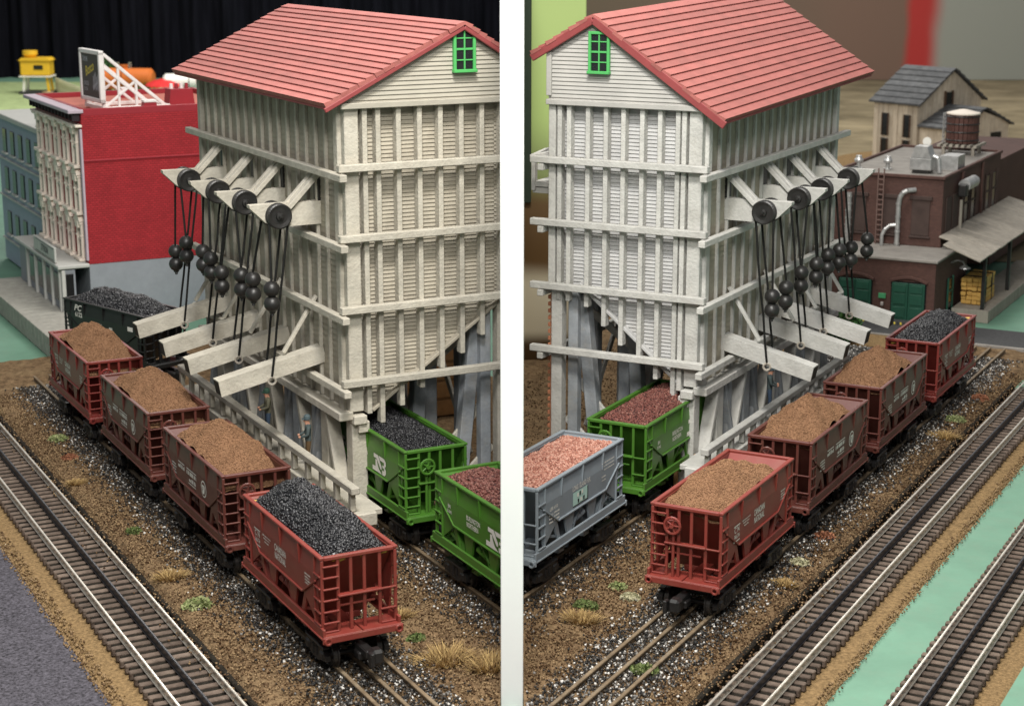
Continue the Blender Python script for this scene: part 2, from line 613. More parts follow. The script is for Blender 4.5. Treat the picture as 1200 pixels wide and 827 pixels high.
def loft_ground(name, F, u0, u1, v0, v1, z, m, nu=40, nv=80, amp=0.02, edge=0.1):
    """a bumpy slab of scenery in module coordinates"""
    us, vs = np.linspace(u0, u1, nu), np.linspace(v0, v1, nv)
    U, V = np.meshgrid(us, vs, indexing='ij')
    ph = RNG.uniform(0, 6, 8)
    Z = sum(np.sin(U * k * 1.3 + ph[i]) * np.cos(V * k * 1.1 + ph[i + 4]) / k for i, k in enumerate((2, 5, 9, 17))) * amp + RNG.normal(0, amp * 0.25, U.shape)
    Z = Z + z
    Z[0, :] = -0.14
    Z[-1, :] = -0.14
    v = np.stack([U * F.mx, V, Z], -1).reshape(-1, 3)
    f = []
    for i in range(nu - 1):
        for j in range(nv - 1):
            a = i * nv + j
            q = [a, a + nv, a + nv + 1, a + 1]
            f.append(q if F.mx == 1 else q[::-1])
    me = bpy.data.meshes.new(name)
    me.from_pydata(v.tolist(), [], f)
    me.materials.append(m)
    me.polygons.foreach_set('use_smooth', [True] * len(f))
    o = link(name, me, None, F.O, (0, 0, F.ang))
    return tag(o, kind='structure')


CLIP = []
dirtL = loft_ground('ground', FL, -1.94, 3.6, -5.5, 7.6, -0.035, DIRT, 70, 150)
dirtR = loft_ground('ground', FR, -1.70, 4.6, -5.5, 7.6, -0.035, DIRT, 70, 150)
CLIP += [(dirtL, -1), (dirtR, 1)]


def scatter(name, F, rects, n, r, z, mats, weights, kind_label, falloff=0.12, rpow=1.0):
    """loose stones or turf crumbs over bands of the layout, one stuff object"""
    P = []
    tot = sum((b - a) * (d - c) * w for a, b, c, d, w in rects)
    for a, b, c, d, w in rects:
        k = int(n * (b - a) * (d - c) * w / tot)
        u = RNG.uniform(a, b, k)
        v = RNG.uniform(c, d, k)
        u += RNG.normal(0, falloff, k) * 0.5
        P.append(np.stack([u, v], -1))
    P = np.concatenate(P)
    X = F.O.x + F.X.x * F.mx * P[:, 0] + F.Y.x * P[:, 1]
    Y = F.O.y + F.X.y * F.mx * P[:, 0] + F.Y.y * P[:, 1]
    keep = (np.sign(X) == (-1 if F.side == 'left' else 1)) & (np.abs(X) > 0.09) & (Y > 10.6)
    P = P[keep]
    k = len(P)
    rad = r * RNG.uniform(0.5, 1.35, k) ** rpow
    pts = np.stack([P[:, 0] * F.mx, P[:, 1], z + RNG.uniform(-0.2, 0.9, k) * r], -1)
    v, f, mi = chunk_arrays(pts, rad, weights)
    o = link(name, tri_mesh(name, v, f, mi, mats), None, F.O, (0, 0, F.ang))
    return tag(o, kind='stuff', label=kind_label)


# ballast bands along the loading track and under the tower track
scatter('ballast', FL, [(-1.50, -0.72, -5, 6.2, 1.0), (-1.64, -0.6, -5, 6.2, .18)], 30000, 0.0120, -0.022, BALLAST, (0.60, 0.19, 0.14, 0.07),
        'black and white ballast stones along the left loading track')
scatter('ballast', FL, [(0.0, 0.9, -4, 4.5, 1.0), (-0.15, 1.15, -4, 4.5, .3)], 17000, 0.012, -0.022, BALLAST, (0.60, 0.19, 0.13, 0.08),
        'dark ballast stones under the left tower track')
scatter('ballast', FR, [(-1.42, -0.74, -5, 6.6, 1.0), (-1.55, -0.6, -5, 6.6, .2)], 29000, 0.0120, -0.022, BALLAST, (0.54, 0.20, 0.16, 0.10),
        'black and white ballast stones along the right loading track')
scatter('ballast', FR, [(-0.06, 0.85, -5, 4.5, 1.0), (-0.25, 1.05, -5, 4.5, .3)], 17000, 0.012, -0.022, BALLAST, (0.64, 0.2, 0.1, 0.06),
        'dark ballast stones under the right tower track')
scatter('ground_turf', FL, [(-1.92, -1.45, -5, 6, 1.5), (-0.75, 0.1, -5, 0.2, 1.2), (0.9, 1.6, -5, 3, 0.4)], 26000, 0.010, -0.028, TURF, (0.42, 0.13, 0.45),
        'brown and tan ground crumbs between the left tracks', 0.2)
scatter('ground_turf', FR, [(-1.68, -1.32, -5, 6, 1.5), (-0.72, 0.0, -5, 0.2, 1.2), (0.8, 3.4, -5, 5, 0.22)], 30000, 0.010, -0.028, TURF, (0.5, 0.2, 0.3),
        'brown and tan ground crumbs between the right tracks', 0.2)


# ---------------------------------------------------------------- tracks
def rail_mesh(F, u, v0, v1, ztop, h, w, m, name='rail'):
    b = MB()
    x = u * F.mx
    b.box((x, (v0 + v1) / 2, ztop - h * 0.14), (w, v1 - v0, h * 0.28), 0.006)
    b.box((x, (v0 + v1) / 2, ztop - h * 0.55), (w * 0.42, v1 - v0, h * 0.6), 0.002)
    b.box((x, (v0 + v1) / 2, ztop - h * 0.93), (w * 1.25, v1 - v0, h * 0.14), 0.002)
    return b.mesh(name, m)


def tinplate_track(F, us, v0, v1, label, group, pitch, bed, edge_dark):
    root = thing('railway_track', label, 'track', F.O, F.ang, group)
    cen = (us[0] + us[2]) / 2
    for i, u in enumerate(us):
        r = link('rail', rail_mesh(F, u, v0, v1, 0.03, 0.07, 0.019, BLACKRAIL if i == 1 else STEEL), root)
        if i == 1:
            r['label'] = 'black centre rail'
    tb = MB().box((0, 0, 0), (abs(us[2] - us[0]) * 1.52, pitch * 0.44, 0.06), 0.007)
    tm = tb.mesh('tie', TIE)
    n = int((v1 - v0) / pitch)
    for k in range(n):
        link('tie', tm, root, (cen * F.mx + random.uniform(-.004, .004), v0 + pitch * (k + .5), -0.074 + random.uniform(-.003, .003)), (0, 0, random.gauss(0, 0.006)))
    bb = MB()
    a, c = bed
    bb.prism([(a, -0.125), (a + 0.05, -0.112), (c - 0.05, -0.112), (c, -0.125)], v0, v1, 'xz')
    o = link('roadbed', bb.mesh('roadbed', CORK, F.mx), root)
    hw = abs(us[2] - us[0]) * .70
    o = link('tie_shade_bed', MB().box((cen, (v0 + v1) / 2, -.080), (hw * 2, v1 - v0, .046), .003).mesh('tie_shade_bed', DARKBED, F.mx), root)  # dark sheet over the cork stands in for shade between the ties
    if edge_dark is not None:
        e = MB().box((edge_dark, (v0 + v1) / 2, -0.065), (0.045, v1 - v0, 0.09), 0.015)
        link('roadbed_edge', e.mesh('roadbed_edge', DARKBED, F.mx), root)
    return root


tinplate_track(FL, (-2.035, -2.235, -2.43), -4.6, 5.2, 'three-rail track with closely spaced brown ties in the lower left corner', 'three-rail tracks', 0.118, (-2.80, -1.92), -1.945)
tinplate_track(FR, (-1.83, -1.995, -2.155), -4.9, 5.5, 'three-rail track with brown ties between the brown dirt and the green strip', 'three-rail tracks', 0.112, (-2.44, -1.67), -1.69)
tinplate_track(FR, (-2.90, -3.07, -3.235), -4.9, 5.5, 'three-rail track beyond the green strip in the lower right corner', 'three-rail tracks', 0.112, (-3.5, -2.79), None)
for F, us, v0, v1, lab, cl in (
        (FL, (-0.905, -1.08, -1.255), -5.0, 6.5, 'weathered loading track under the red and brown ore cars on the left', 0),
        (FR, (-0.905, -1.08, -1.258), -5.2, 7.0, 'weathered loading track under the red and brown ore cars on the right', 0),
        (FL, (0.245, 0.42, 0.595), -4.0, 5.0, 'dark track running under the left coal tower', -1),
        (FR, (0.155, 0.33, 0.505), -5.0, 5.0, 'dark track running under the right coal tower', 1)):
    root = thing('railway_track', lab, 'track', F.O, F.ang, 'ballasted tracks')
    for u in us:
        o = link('rail', rail_mesh(F, u, v0, v1, 0.022, 0.06, 0.03, RUSTRAIL), root)
        if cl:
            CLIP.append((o, cl))

# grey slab at the far left, sidewalk
o = MB().prism([(-4.6, -0.118), (-4.6, -0.10), (-2.76, -0.10), (-2.76, -0.118)], -5, 3.2, 'xz').mesh('paved_slab', ASPHALT)
tag(link('paved_slab', o, None, FL.O, (0, 0, FL.ang)), kind='structure')
scatter('gravel', FL, [(-2.79, -2.66, -5, 5, 1)], 2600, 0.011, -0.10, [TURF[2], TURF[0], CORK], (0.5, 0.2, 0.3),
        'tan gravel along the outer edge of the left three-rail track', 0.02)
scatter('gravel', FR, [(-2.45, -2.36, -5, 5, 1), (-2.84, -2.80, -5, 5, .6)], 2600, 0.010, -0.10, [TURF[2], TURF[0], CORK], (0.5, 0.2, 0.3),
        'tan gravel along the edges of the green strip', 0.015)


# ================================================================ ORE CARS
MC = {}


def cached(key, fn):
    if key not in MC:
        MC[key] = fn()
    return MC[key]


HL, HW = 0.79, 0.285          # half length, half width of the tub at the rim
RIM_Z = 0.845


def body_mesh(m):
    b = MB()
    for sg in (-1, 1):
        # upper band leaning in towards the rim, then the upright panel with its pointed lower corners
        def Y(z):
            return sg * (HW - 0.0174 + (RIM_Z - z) * 0.12 if z > 0.70 else HW)
        top = [(-0.77, RIM_Z - .01), (0.77, RIM_Z - .01), (0.74, 0.70), (-0.74, 0.70)]
        low = [(-0.74, 0.70), (0.74, 0.70), (0.66, 0.635), (0.44, 0.50), (-0.44, 0.50), (-0.66, 0.635)]
        for poly in (top, low):
            n = len(poly)
            vo = [(x, Y(z), z) for x, z in poly]
            vi = [(x, Y(z) - sg * 0.02, z) for x, z in poly]
            o_, i_ = list(range(n)), list(range(2 * n - 1, n - 1, -1))
            fs = [o_, i_] + [[i, n + i, n + (i + 1) % n, (i + 1) % n] for i in range(n)]
            # poly runs clockwise or not: settle by side
            if sg == 1:
                fs = [o_, i_] + [[(i + 1) % n, n + (i + 1) % n, n + i, i] for i in range(n)]
            b.add(vo + vi, fs if sg == 1 else [f[::-1] for f in [o_, i_]] + [[i, n + i, n + (i + 1) % n, (i + 1) % n] for i in range(n)])
        # lip under the panel
        b.bar((-0.44, sg * (HW + .004), 0.505), (0.44, sg * (HW + .004), 0.505), 0.018, 0.016, 0.004)
        for s in (-1, 1):
            b.bar((s * 0.44, sg * (HW + .003), 0.503), (s * 0.70, sg * (HW + .003), 0.665), 0.014, 0.014, 0.004)
            # recessed end triangles and the chute sheets between the lower openings
            b.prism([(s * 0.74, 0.69), (s * 0.66, 0.638), (s * 0.43, 0.505), (s * 0.66, 0.35), (s * 0.675, 0.35)], sg * (HW - 0.022), sg * (HW - 0.008), 'xz')
            b.prism([(s * 0.30, 0.50), (s * 0.12, 0.50), (s * 0.17, 0.32), (s * 0.24, 0.32)], sg * (HW - 0.03), sg * (HW - 0.012), 'xz')
            b.prism([(s * 0.50, 0.53), (s * 0.43, 0.50), (s * 0.36, 0.32), (s * 0.41, 0.32)], sg * (HW - 0.03), sg * (HW - 0.014), 'xz')
    w = HW - 0.03
    for s in (-1, 1):
        # end wall and long slope sheet
        b.add([(s * 0.765, -w, 0.835), (s * 0.765, w, 0.835), (s * 0.60, w, 0.62), (s * 0.60, -w, 0.62), (s * 0.26, w, 0.20), (s * 0.26, -w, 0.20)],
              [[0, 1, 2, 3], [3, 2, 4, 5]])
        b.add([(s * 0.752, -w, 0.835), (s * 0.752, w, 0.835), (s * 0.585, w, 0.63), (s * 0.585, -w, 0.63), (s * 0.24, w, 0.21), (s * 0.24, -w, 0.21)],
              [[3, 2, 1, 0], [5, 4, 2, 3]])
        # inner ridge and bottom gates
        b.add([(0, -w, 0.46), (0, w, 0.46), (s * 0.2, w, 0.20), (s * 0.2, -w, 0.20)], [[0, 1, 2, 3]])
        b.box((s * 0.23, 0, 0.185), (0.10, w * 1.7, 0.05), 0.008)
    b.box((0, 0, 0.235), (1.5, 0.09, 0.07), 0.006)     # centre sill
    return b.mesh('body', m)


def truck_meshes():
    fr = MB()
    y = 0.0
    fr.prism([(-0.20, 0.10), (-0.17, 0.125), (-0.07, 0.165), (0.07, 0.165), (0.17, 0.125), (0.20, 0.10), (0.20, 0.065), (0.13, 0.06), (0.06, 0.03), (-0.06, 0.03), (-0.13, 0.06), (-0.20, 0.065)], -0.018, 0.018, 'xz')
    for s in (-1, 1):
        fr.box((s * 0.13, 0, 0.088), (0.07, 0.06, 0.07), 0.012)
        fr.cyl((s * 0.03, 0.016, 0.06), (s * 0.03, 0.016, 0.13), 0.016, n=8)
        fr.cyl((s * 0.03, -0.016, 0.06), (s * 0.03, -0.016, 0.13), 0.016, n=8)
    fr.bar((-0.17, 0, 0.15), (0.17, 0, 0.15), 0.05, 0.018)
    wh = MB()
    wh.lathe([(0.03, -0.028), (0.06, -0.022), (0.088, -0.02), (0.098, -0.022), (0.098, -0.012), (0.086, -0.010), (0.084, 0.018), (0.074, 0.022), (0.066, 0.008), (0.035, 0.006), (0.026, 0.024), (0.0, 0.026)], axis=(0, 1, 0), n=22)
    ax = MB().cyl((0, -0.17, 0), (0, 0.17, 0), 0.018, n=10)
    bo = MB().box((0, 0, 0.135), (0.11, 0.40, 0.06), 0.01)
    bo.cyl((0, 0, 0.15), (0, 0, 0.21), 0.06, n=12)
    return fr.mesh('side_frame', TRUCKM), wh.mesh('wheel', WHEELM, smooth=False), ax.mesh('axle', TRUCKM), bo.mesh('bolster', TRUCKM)


TR = truck_meshes()


def coupler_mesh():
    b = MB()
    b.box((0.0, 0, 0), (0.22, 0.07, 0.06), 0.01)
    b.box((0.15, 0.02, 0.005), (0.10, 0.09, 0.11), 0.02)
    b.box((0.20, -0.035, 0.005), (0.06, 0.03, 0.10), 0.012)
    b.box((-0.04, 0, -0.045), (0.10, 0.10, 0.06), 0.01)
    b.cyl((0.12, -0.01, -0.09), (0.12, -0.01, 0.0), 0.014, n=8)
    return b.mesh('coupler', TRUCKM)


COUPLER = coupler_mesh()


def brake_wheel_mesh(m):
    b = MB()
    b.torus((0, 0, 0), (1, 0, 0), 0.062, 0.011, 18, 6)
    for k in range(5):
        a = 2 * math.pi * k / 5
        b.bar((0, 0, 0), (0, 0.06 * math.cos(a), 0.06 * math.sin(a)), 0.010, 0.012)
    b.cyl((-0.05, 0, 0), (0.02, 0, 0), 0.017, n=10)
    return b.mesh('brake_wheel', m)


def stand_up(sh, name, mats, sg, yoff):
    """stand a Sheet on the +y or -y side of a car"""
    me = sh.mesh(name, mats)
    M = Matrix(((-sg, 0, 0, 0), (0, 0, sg, sg * yoff), (0, 1, 0, 0), (0, 0, 0, 1)))
    me.transform(M)
    return me


def letter_sheet(kind):
    s = Sheet()
    if kind == 'canadian':
        s.rect(-0.55, 0.665, -0.42, 0.673)
        s.rect(-0.55, 0.545, -0.42, 0.553)
        s.text('C N', -0.485, 0.636, 0.062, 0.01)
        s.text('346174', -0.485, 0.583, 0.05, 0.012, 0.75)
        for k, y in enumerate((0.668, 0.646, 0.622)):
            s.scribble(-0.37 + 0.02 * k, -0.20 - 0.02 * k, y, 0.010, k)
        s.text('CANADIAN', 0.0, 0.652, 0.072, 0.016, 0.62)
        s.text('NATIONAL', 0.0, 0.590, 0.072, 0.016, 0.62)
        for k, y in enumerate((0.655, 0.632, 0.61, 0.588)):
            s.scribble(0.49, 0.60 - 0.02 * (k % 2), y, 0.012, 10 + k)
        for x in (-0.25, 0.28):
            s.rect(x - 0.05, 0.305, x + 0.05, 0.316)
    elif kind == 'keystone':
        s.rect(-0.37, 0.668, -0.20, 0.676)
        s.scribble(-0.37, -0.20, 0.640, 0.034, 3)
        s.rect(-0.14, 0.668, 0.12, 0.676)
        s.scribble(-0.14, 0.12, 0.640, 0.034, 4)
        s.scribble(-0.08, 0.10, 0.585, 0.034, 5)
        s.rect(-0.10, 0.548, 0.10, 0.555)
        for k, y in enumerate((0.62, 0.595, 0.57, 0.545)):
            s.scribble(-0.56, -0.44 + 0.01 * (k % 2), y, 0.014, 20 + k)
        for x in (-0.3, 0.22):
            s.rect(x - 0.06, 0.305, x + 0.06, 0.316)
    elif kind == 'burlington':
        s.text('BURLINGTON', -0.10, 0.640, 0.056, 0.016, 0.66)
        s.text('NORTHERN', -0.115, 0.588, 0.056, 0.016, 0.66)
        s.text('BN', -0.52, 0.640, 0.046, 0.014, 0.8)
        s.text('521842', -0.52, 0.598, 0.036, 0.012, 0.8)
        for x in (-0.3, 0.2):
            s.rect(x - 0.05, 0.305, x + 0.05, 0.314)
    elif kind == 'island':
        s.text('LONG  ISLAND  R.R.', -0.02, 0.680, 0.060, 0.010, 0.62)
        s.text('LIRR  6110', -0.52, 0.630, 0.042, 0.012, 0.72)
        for k, y in enumerate((0.585, 0.555, 0.525)):
            s.scribble(-0.60, -0.53, y, 0.014, 30 + k)
            s.scribble(-0.51, -0.42, y + 0.005, 0.014, 35 + k)
        for k, y in enumerate((0.745, 0.715, 0.685)):
            s.scribble(0.36 + 0.02 * k, 0.60, y, 0.012, 40 + k)
        for k, y in enumerate((0.63, 0.60)):
            s.scribble(0.36, 0.44, y, 0.012, 50 + k)
        s.rect(-0.35, 0.298, -0.02, 0.306)
        s.rect(-0.35, 0.316, -0.02, 0.322)
        s.rect(0.05, 0.303, 0.16, 0.312)
    elif kind == 'pc':
        s.text('PC', -0.50, 0.770, 0.10, 0.02, 1.15, 0.35)
        s.text('6122', -0.48, 0.692, 0.075, 0.018, 0.95)
        for k, y in enumerate((0.64, 0.615)):
            s.scribble(-0.22, -0.02, y, 0.014, 60 + k)
        s.scribble(0.12, 0.18, 0.62, 0.03, 63)
        s.rect(0.48, 0.65, 0.58, 0.70)
        s.rect(-0.45, 0.55, -0.36, 0.58)
        for x in (-0.5, -0.1, 0.3):
            s.rect(x - 0.05, 0.32, x + 0.05, 0.33)
    return s


def emblem_sheet(kind):
    """returns (Sheet, materials) or None; second material is the car paint showing through"""
    s = Sheet()
    if kind == 'keystone':
        cx, cy = 0.31, 0.612
        s.disc(cx, cy, 0.070, 0)
        s.disc(cx, cy, 0.058, 1, z=0.0015)
        s.poly([(cx - .034, cy + .034), (cx + .034, cy + .034), (cx + .040, cy + .016), (cx + .022, cy - .04), (cx - .022, cy - .04), (cx - .040, cy + .016)], 0, 0.003)
        s.text('P', cx - 0.004, cy, 0.05, 0.01, mi=1)
        o = len(s.v)
        s.v[-len(text_geo('P', .05, .01)[0]):] = [(x, y, 0.0045) for x, y, z in s.v[-len(text_geo('P', .05, .01)[0]):]]
        return s
    if kind == 'burlington':
        # interlocked N and B: white bars with slanted cuts
        x, y, h = 0.27, 0.605, 0.075
        s.poly([(x - .12, y + h), (x - .03, y + h), (x + .045, y - .01), (x + .045, y - .035), (x + .02, y - .035), (x - .06, y + .04), (x - .12, y + .04)])
        s.poly([(x - .15, y - h), (x - .15, y - .035), (x - .085, y - .035), (x - .085, y + .03), (x - .055, y + .03), (x - .04, y - .01), (x - .01, y - .045), (x + .05, y - h)])
        s.poly([(x - .015, y + h), (x + .10, y + h), (x + .135, y + h * .7), (x + .135, y + .02), (x + .11, y), (x + .135, y - .02), (x + .135, y - h * .7), (x + .10, y - h), (x + .055, y - h), (x + .055, y - .035), (x + .095, y - .035), (x + .095, y - .012), (x + .062, y - .012), (x + .062, y + .012), (x + .095, y + .012), (x + .095, y + .04), (x + .01, y + .04)])
        return s
    if kind == 'island':
        cx, cy = -0.02, 0.585
        s.rect(cx - .15, cy - .055, cx + .12, cy + .055, 1)
        s.rect(cx - .165, cy - .045, cx + .10, cy + .065, 0, 0.002)
        for k, (dx, dy) in enumerate(((-.09, .03), (-.05, .035), (-.01, .038), (-.08, -.02), (-.03, -.02), (.02, -.02))):
            s.rect(cx + dx, cy + dy - .016, cx + dx + .026, cy + dy + .016, 1 if k % 2 else 2, 0.004)
        return s
    return None


def make_car(F, u, v, yaw_extra, paint, kind, label, group, brake=True, clip=0, zoff=0.02):
    m = CAR[paint]
    pos = F.at(u, v, zoff)
    rz = F.ang + math.pi / 2 + yaw_extra
    root = thing('ore_car', label, 'ore car', pos, rz, group)
    mk = []

    def part(name, key, fn, parent=root, loc=(0, 0, 0), rot=(0, 0, 0)):
        o = link(name, cached((key, paint), fn), parent, loc, rot)
        mk.append(o)
        return o
    body = part('body', 'body', lambda: body_mesh(m))
    # rim angle all round
    part('rim', 'rim', lambda: MB().box((0, HW - .012, RIM_Z), (2 * HL, 0.036, 0.022), .006).box((0, -HW + .012, RIM_Z), (2 * HL, 0.036, 0.022), .006)
         .box((HL - .012, 0, RIM_Z - .004), (0.034, 2 * HW - .05, 0.03), .006).box((-HL + .012, 0, RIM_Z - .004), (0.034, 2 * HW - .05, 0.03), .006).mesh('rim', m))
    for sg in (-1, 1):
        part('side_sill', 'sill', lambda: MB().box((0, 0, 0), (1.66, 0.022, 0.072), .006).box((0, 0, -.033), (1.66, 0.04, 0.012), .004).mesh('side_sill', m), root, (0, sg * (HW - .004), 0.312))
        for x in (-0.38, 0.0, 0.38):
            part('rib', ('rib', sg), lambda: MB().prism([(sg * (HW - .03), RIM_Z - .012), (sg * (HW + .012), RIM_Z - .012), (sg * (HW + .004), 0.69), (sg * HW, 0.69)], -.005, .005, 'yz').mesh('rib', m), root, (x, 0, 0))
        # opening struts
        for q, (p0, p1, w0) in enumerate((((-.62, .36), (-.46, .49), .016), ((-.10, .36), (.08, .48), .016), ((.62, .36), (.46, .49), .016), ((.42, .36), (.62, .42), .024), ((-.42, .36), (-.62, .42), .024))):
            part('brace_rod', ('rod', q), lambda: MB().bar((p0[0], 0, p0[1]), (p1[0], 0, p1[1]), w0 - .002, w0).mesh('brace_rod', m), root, (0, sg * .245, 0))
        part('brake_cylinder', ('bcyl', sg), lambda: MB().cyl((-.02, sg * .20, .36), (.1, sg * .24, .42), .03, n=10).mesh('brake_cylinder', m))
    for s in (-1, 1):
        pl = part('end_platform', ('plat', s), lambda: MB().box((s * .745, -.147, .292), (.21, .285, .02), .004).box((s * .745, .147, .292), (.21, .285, .02), .004)
                  .box((s * .842, 0, .272), (.022, .60, .05), .006).mesh('end_platform', m))
        for sg in (-1, 1):
            part('poling_pocket', ('pocket', s), lambda: MB().torus((s * .856, 0, 0), (1, 0, 0), .022, .009, 14, 6).cyl((s * .845, 0, 0), (s * .853, 0, 0), .024, n=12).mesh('poling_pocket', m), root, (0, sg * .265, .268))
        for y in (-.272, -.155, -.04, .06, .155, .272):
            z0 = .30
            part('end_post', ('post', s), lambda: MB().box((0, 0, .565), (.020, .024, .53), .004).box((-s * .014, 0, .565), (.02, .008, .53), .003).mesh('end_post', m), root, (s * .778, y, 0))
        # cross shelf and rail
        part('cross_bar', ('xbar', s), lambda: MB().box((s * .79, 0, .565), (.05, .33, .014), .004).box((s * .775, 0.02, .485), (.014, .28, .014), .004).mesh('cross_bar', m), root, (0, -.03 * s * 0, 0))
        # end ladder on the viewer's left, side ladders at both corners
        ly = -s * 0.213
        ld = part('end_ladder', ('eladder', s), lambda: MB().box((0, 0, .31), (.012, .11, .012), .003).mesh('end_ladder', m), root, (s * .792, ly, 0))
        for k in range(6):
            part('rung', 'erung', lambda: MB().box((0, 0, 0), (.016, .118, .012), .003).mesh('rung', m), ld, (0, 0, .375 + .082 * k))
        ld = part('end_ladder', ('eladder', s), None, root, (s * .792, -ly, 0))
        for k in range(2):
            part('rung', 'erung', None, ld, (0, 0, .41 + .15 * k))
        for sg in (-1, 1):
            sl = part('side_ladder', ('sladder', s), lambda: MB().box((-s * .06, 0, .565), (.020, .022, .52), .004).mesh('side_ladder', m), root, (s * .72, sg * .277, 0))
            for k in range(5):
                part('rung', 'srung', lambda: MB().box((0, 0, 0), (.118, .016, .014), .003).mesh('rung', m), sl, (0, sg * .008, .36 + .088 * k))
        # truck
        tr = link('truck', TR[3], root, (s * .53, 0, 0))
        mk.append(tr)
        for sg in (-1, 1):
            mk.append(link('side_frame', TR[0], tr, (0, sg * .222, 0)))
            mk.append(link('axle', TR[2], tr, (sg * .13, 0, .088)))
            for a in (-1, 1):
                mk.append(link('wheel', TR[1], tr, (a * .13, sg * .165, .088), (0, 0, 0 if sg == 1 else math.pi)))
        mk.append(link('coupler', COUPLER, root, (s * .86, 0, .165), (0, 0, 0 if s == 1 else math.pi)))
    if brake:
        o = part('brake_wheel', 'bw', lambda: brake_wheel_mesh(m), root, (-.825, .095, .71), (0, 0, math.pi))
        part('brake_staff', 'bs', lambda: MB().cyl((0, 0, .30), (0, 0, .68), .012, n=8).box((0.01, 0, .70), (.04, .09, .09), .01).mesh('brake_staff', m), root, (-.798, .095, 0))
    for sg in (-1, 1):
        o = link('lettering', cached(('let', kind, sg), lambda: stand_up(letter_sheet(kind), 'lettering', LETTER, sg, HW + .0025)), root)
        mk.append(o)
        e = emblem_sheet(kind)
        if e is not None:
            mats = {'keystone': [LETTER, m], 'burlington': [LETTER], 'island': [PALEGREEN, DARKGLASS, LETTER]}[kind]
            mk.append(link('emblem', cached(('emb', kind, sg), lambda: stand_up(e, 'emblem', mats, sg, HW + .003)), root))
    if clip:
        for o in mk:
            CLIP.append((o, clip))
    return root


def make_load(F, u, v, yaw_extra, mats, weights, label, name, cat, group, peak, shape, r, n, clip=0, seed=1, foam=False):
    """heaped load: a lumpy mound with thousands of loose grains on it"""
    rg = np.random.default_rng(seed)
    nx, ny = 60, 24
    xs, ys = np.linspace(-.735, .735, nx), np.linspace(-.262, .262, ny) if shape == 'heap' else np.linspace(-.243, .243, ny)
    ph = rg.uniform(0, 6, 12)

    def height(X, Y):
        nzv = 0.010 * np.sin(X * 11 + ph[0]) * np.cos(Y * 13 + ph[1]) + 0.008 * np.sin(X * 23 + ph[2] + Y * 17) + 0.006 * np.cos(Y * 31 + ph[3] - X * 19)
        if shape == 'heap':      # steep pile that leaves the end corners open
            c = -0.05 + 0.04 * np.sin(ph[4])
            d = np.sqrt(((X - c) / 0.86) ** 2 + (Y / 0.44) ** 2)
            h = 0.72 + (peak + 0.19) * np.clip(1 - d, 0, 1) ** 0.85 + nzv * 1.5
            h = np.where(X > 0.45, np.minimum(h, 0.90 - (X - 0.45) * 0.75), h)
            base = 0.80 + .02 * np.sin(X * 9 + ph[5]) - .035 * np.clip((np.abs(X + .12) - .42) / .2, 0, 1) - .075 * np.clip((X - .46) / .24, 0, 1)
            h = np.maximum(h, base + nzv * .5)
        elif shape == 'crown':   # well rounded load, filling to the rim
            e = np.clip((0.735 - np.abs(X)) / 0.30, 0, 1) ** .6 * np.clip((0.243 - np.abs(Y)) / 0.17, 0, 1) ** .7
            h = 0.80 + (peak + 0.045) * e + nzv * e
        else:                    # nearly level
            e = np.clip((0.735 - np.abs(X)) / 0.25, 0, 1) * np.clip((0.243 - np.abs(Y)) / 0.2, 0, 1)
            h = 0.815 + peak * e + nzv * 0.6
        return h
    X, Y = np.meshgrid(xs, ys, indexing='ij')
    Z = height(X, Y)
    top = np.stack([X, Y, Z], -1).reshape(-1, 3)
    bot = top.copy()
    bot[:, 2] = 0.70
    f = []
    for i in range(nx - 1):
        for j in range(ny - 1):
            a = i * ny + j
            f += [(a, a + ny, a + ny + 1), (a, a + ny + 1, a + 1)]
    f = np.array(f)
    px, py = rg.uniform(-.73, .73, n), rg.uniform(-.24, .24, n) * (1.06 if shape == 'heap' else 1)
    pz = height(px, py) + rg.uniform(-.2, .6, n) * r
    rad = r * rg.uniform(.55, 1.45, n)
    v2, f2, m2 = chunk_arrays(np.stack([px, py, pz], -1), rad, weights)
    V = np.concatenate([top, v2])
    Fc = np.concatenate([f, f2 + len(top)])
    M = np.concatenate([np.zeros(len(f), int), m2])
    o = link(name, tri_mesh(name, V, Fc, M, mats), None, F.at(u, v, 0.02), (0, 0, F.ang + math.pi / 2 + yaw_extra))
    tag(o, label, cat, group)
    if foam:
        b = MB()
        for x in (-.70, .70):
            for k in range(9):
                b.box((x + rg.uniform(-.02, .02), -.21 + k * .053, .812 + rg.uniform(-.006, .006)), (.06, .056, .03), .012, Euler((rg.uniform(-.3, .3), rg.uniform(-.3, .3), rg.uniform(0, 3))).to_matrix())
        fo = link('foam_edge', b.mesh('foam_edge', YELLOWFOAM), o)
        if clip:
            CLIP.append((fo, clip))
    if clip:
        CLIP.append((o, clip))
    return o


UL = -1.115
L_TR = 'ore cars of the left loading train'
make_car(FL, UL, -2.10, 0, 'scarlet', 'canadian', 'red ore car full of coal, nearest the camera left of the divider', L_TR, brake=False)
make_car(FL, UL, -0.02, 0, 'brown', 'keystone', 'brown ore car directly behind the red car full of coal', L_TR)
make_car(FL, UL, 2.04, 0, 'brown', 'keystone', 'brown ore car just ahead of the far red car, left of the divider', L_TR)
make_car(FL, UL, 4.16, 0, 'red', 'canadian', 'dark red ore car with a brown heap beside the black coal car', L_TR)
LD = 'loads heaped in the left train'
make_load(FL, UL, -2.10, 0, COAL, (.66, .27, .07), 'black coal heaped in the nearest red ore car', 'coal_load', 'coal load', 'coal loads', 0.175, 'crown', .0125, 6500, seed=3, foam=True)
make_load(FL, UL, -0.02, math.pi, ORE, (.55, .3, .15), 'brown ore heap in the car behind the coal filled red car', 'ore_load', 'ore load', LD, 0.15, 'heap', .0058, 11000, seed=4)
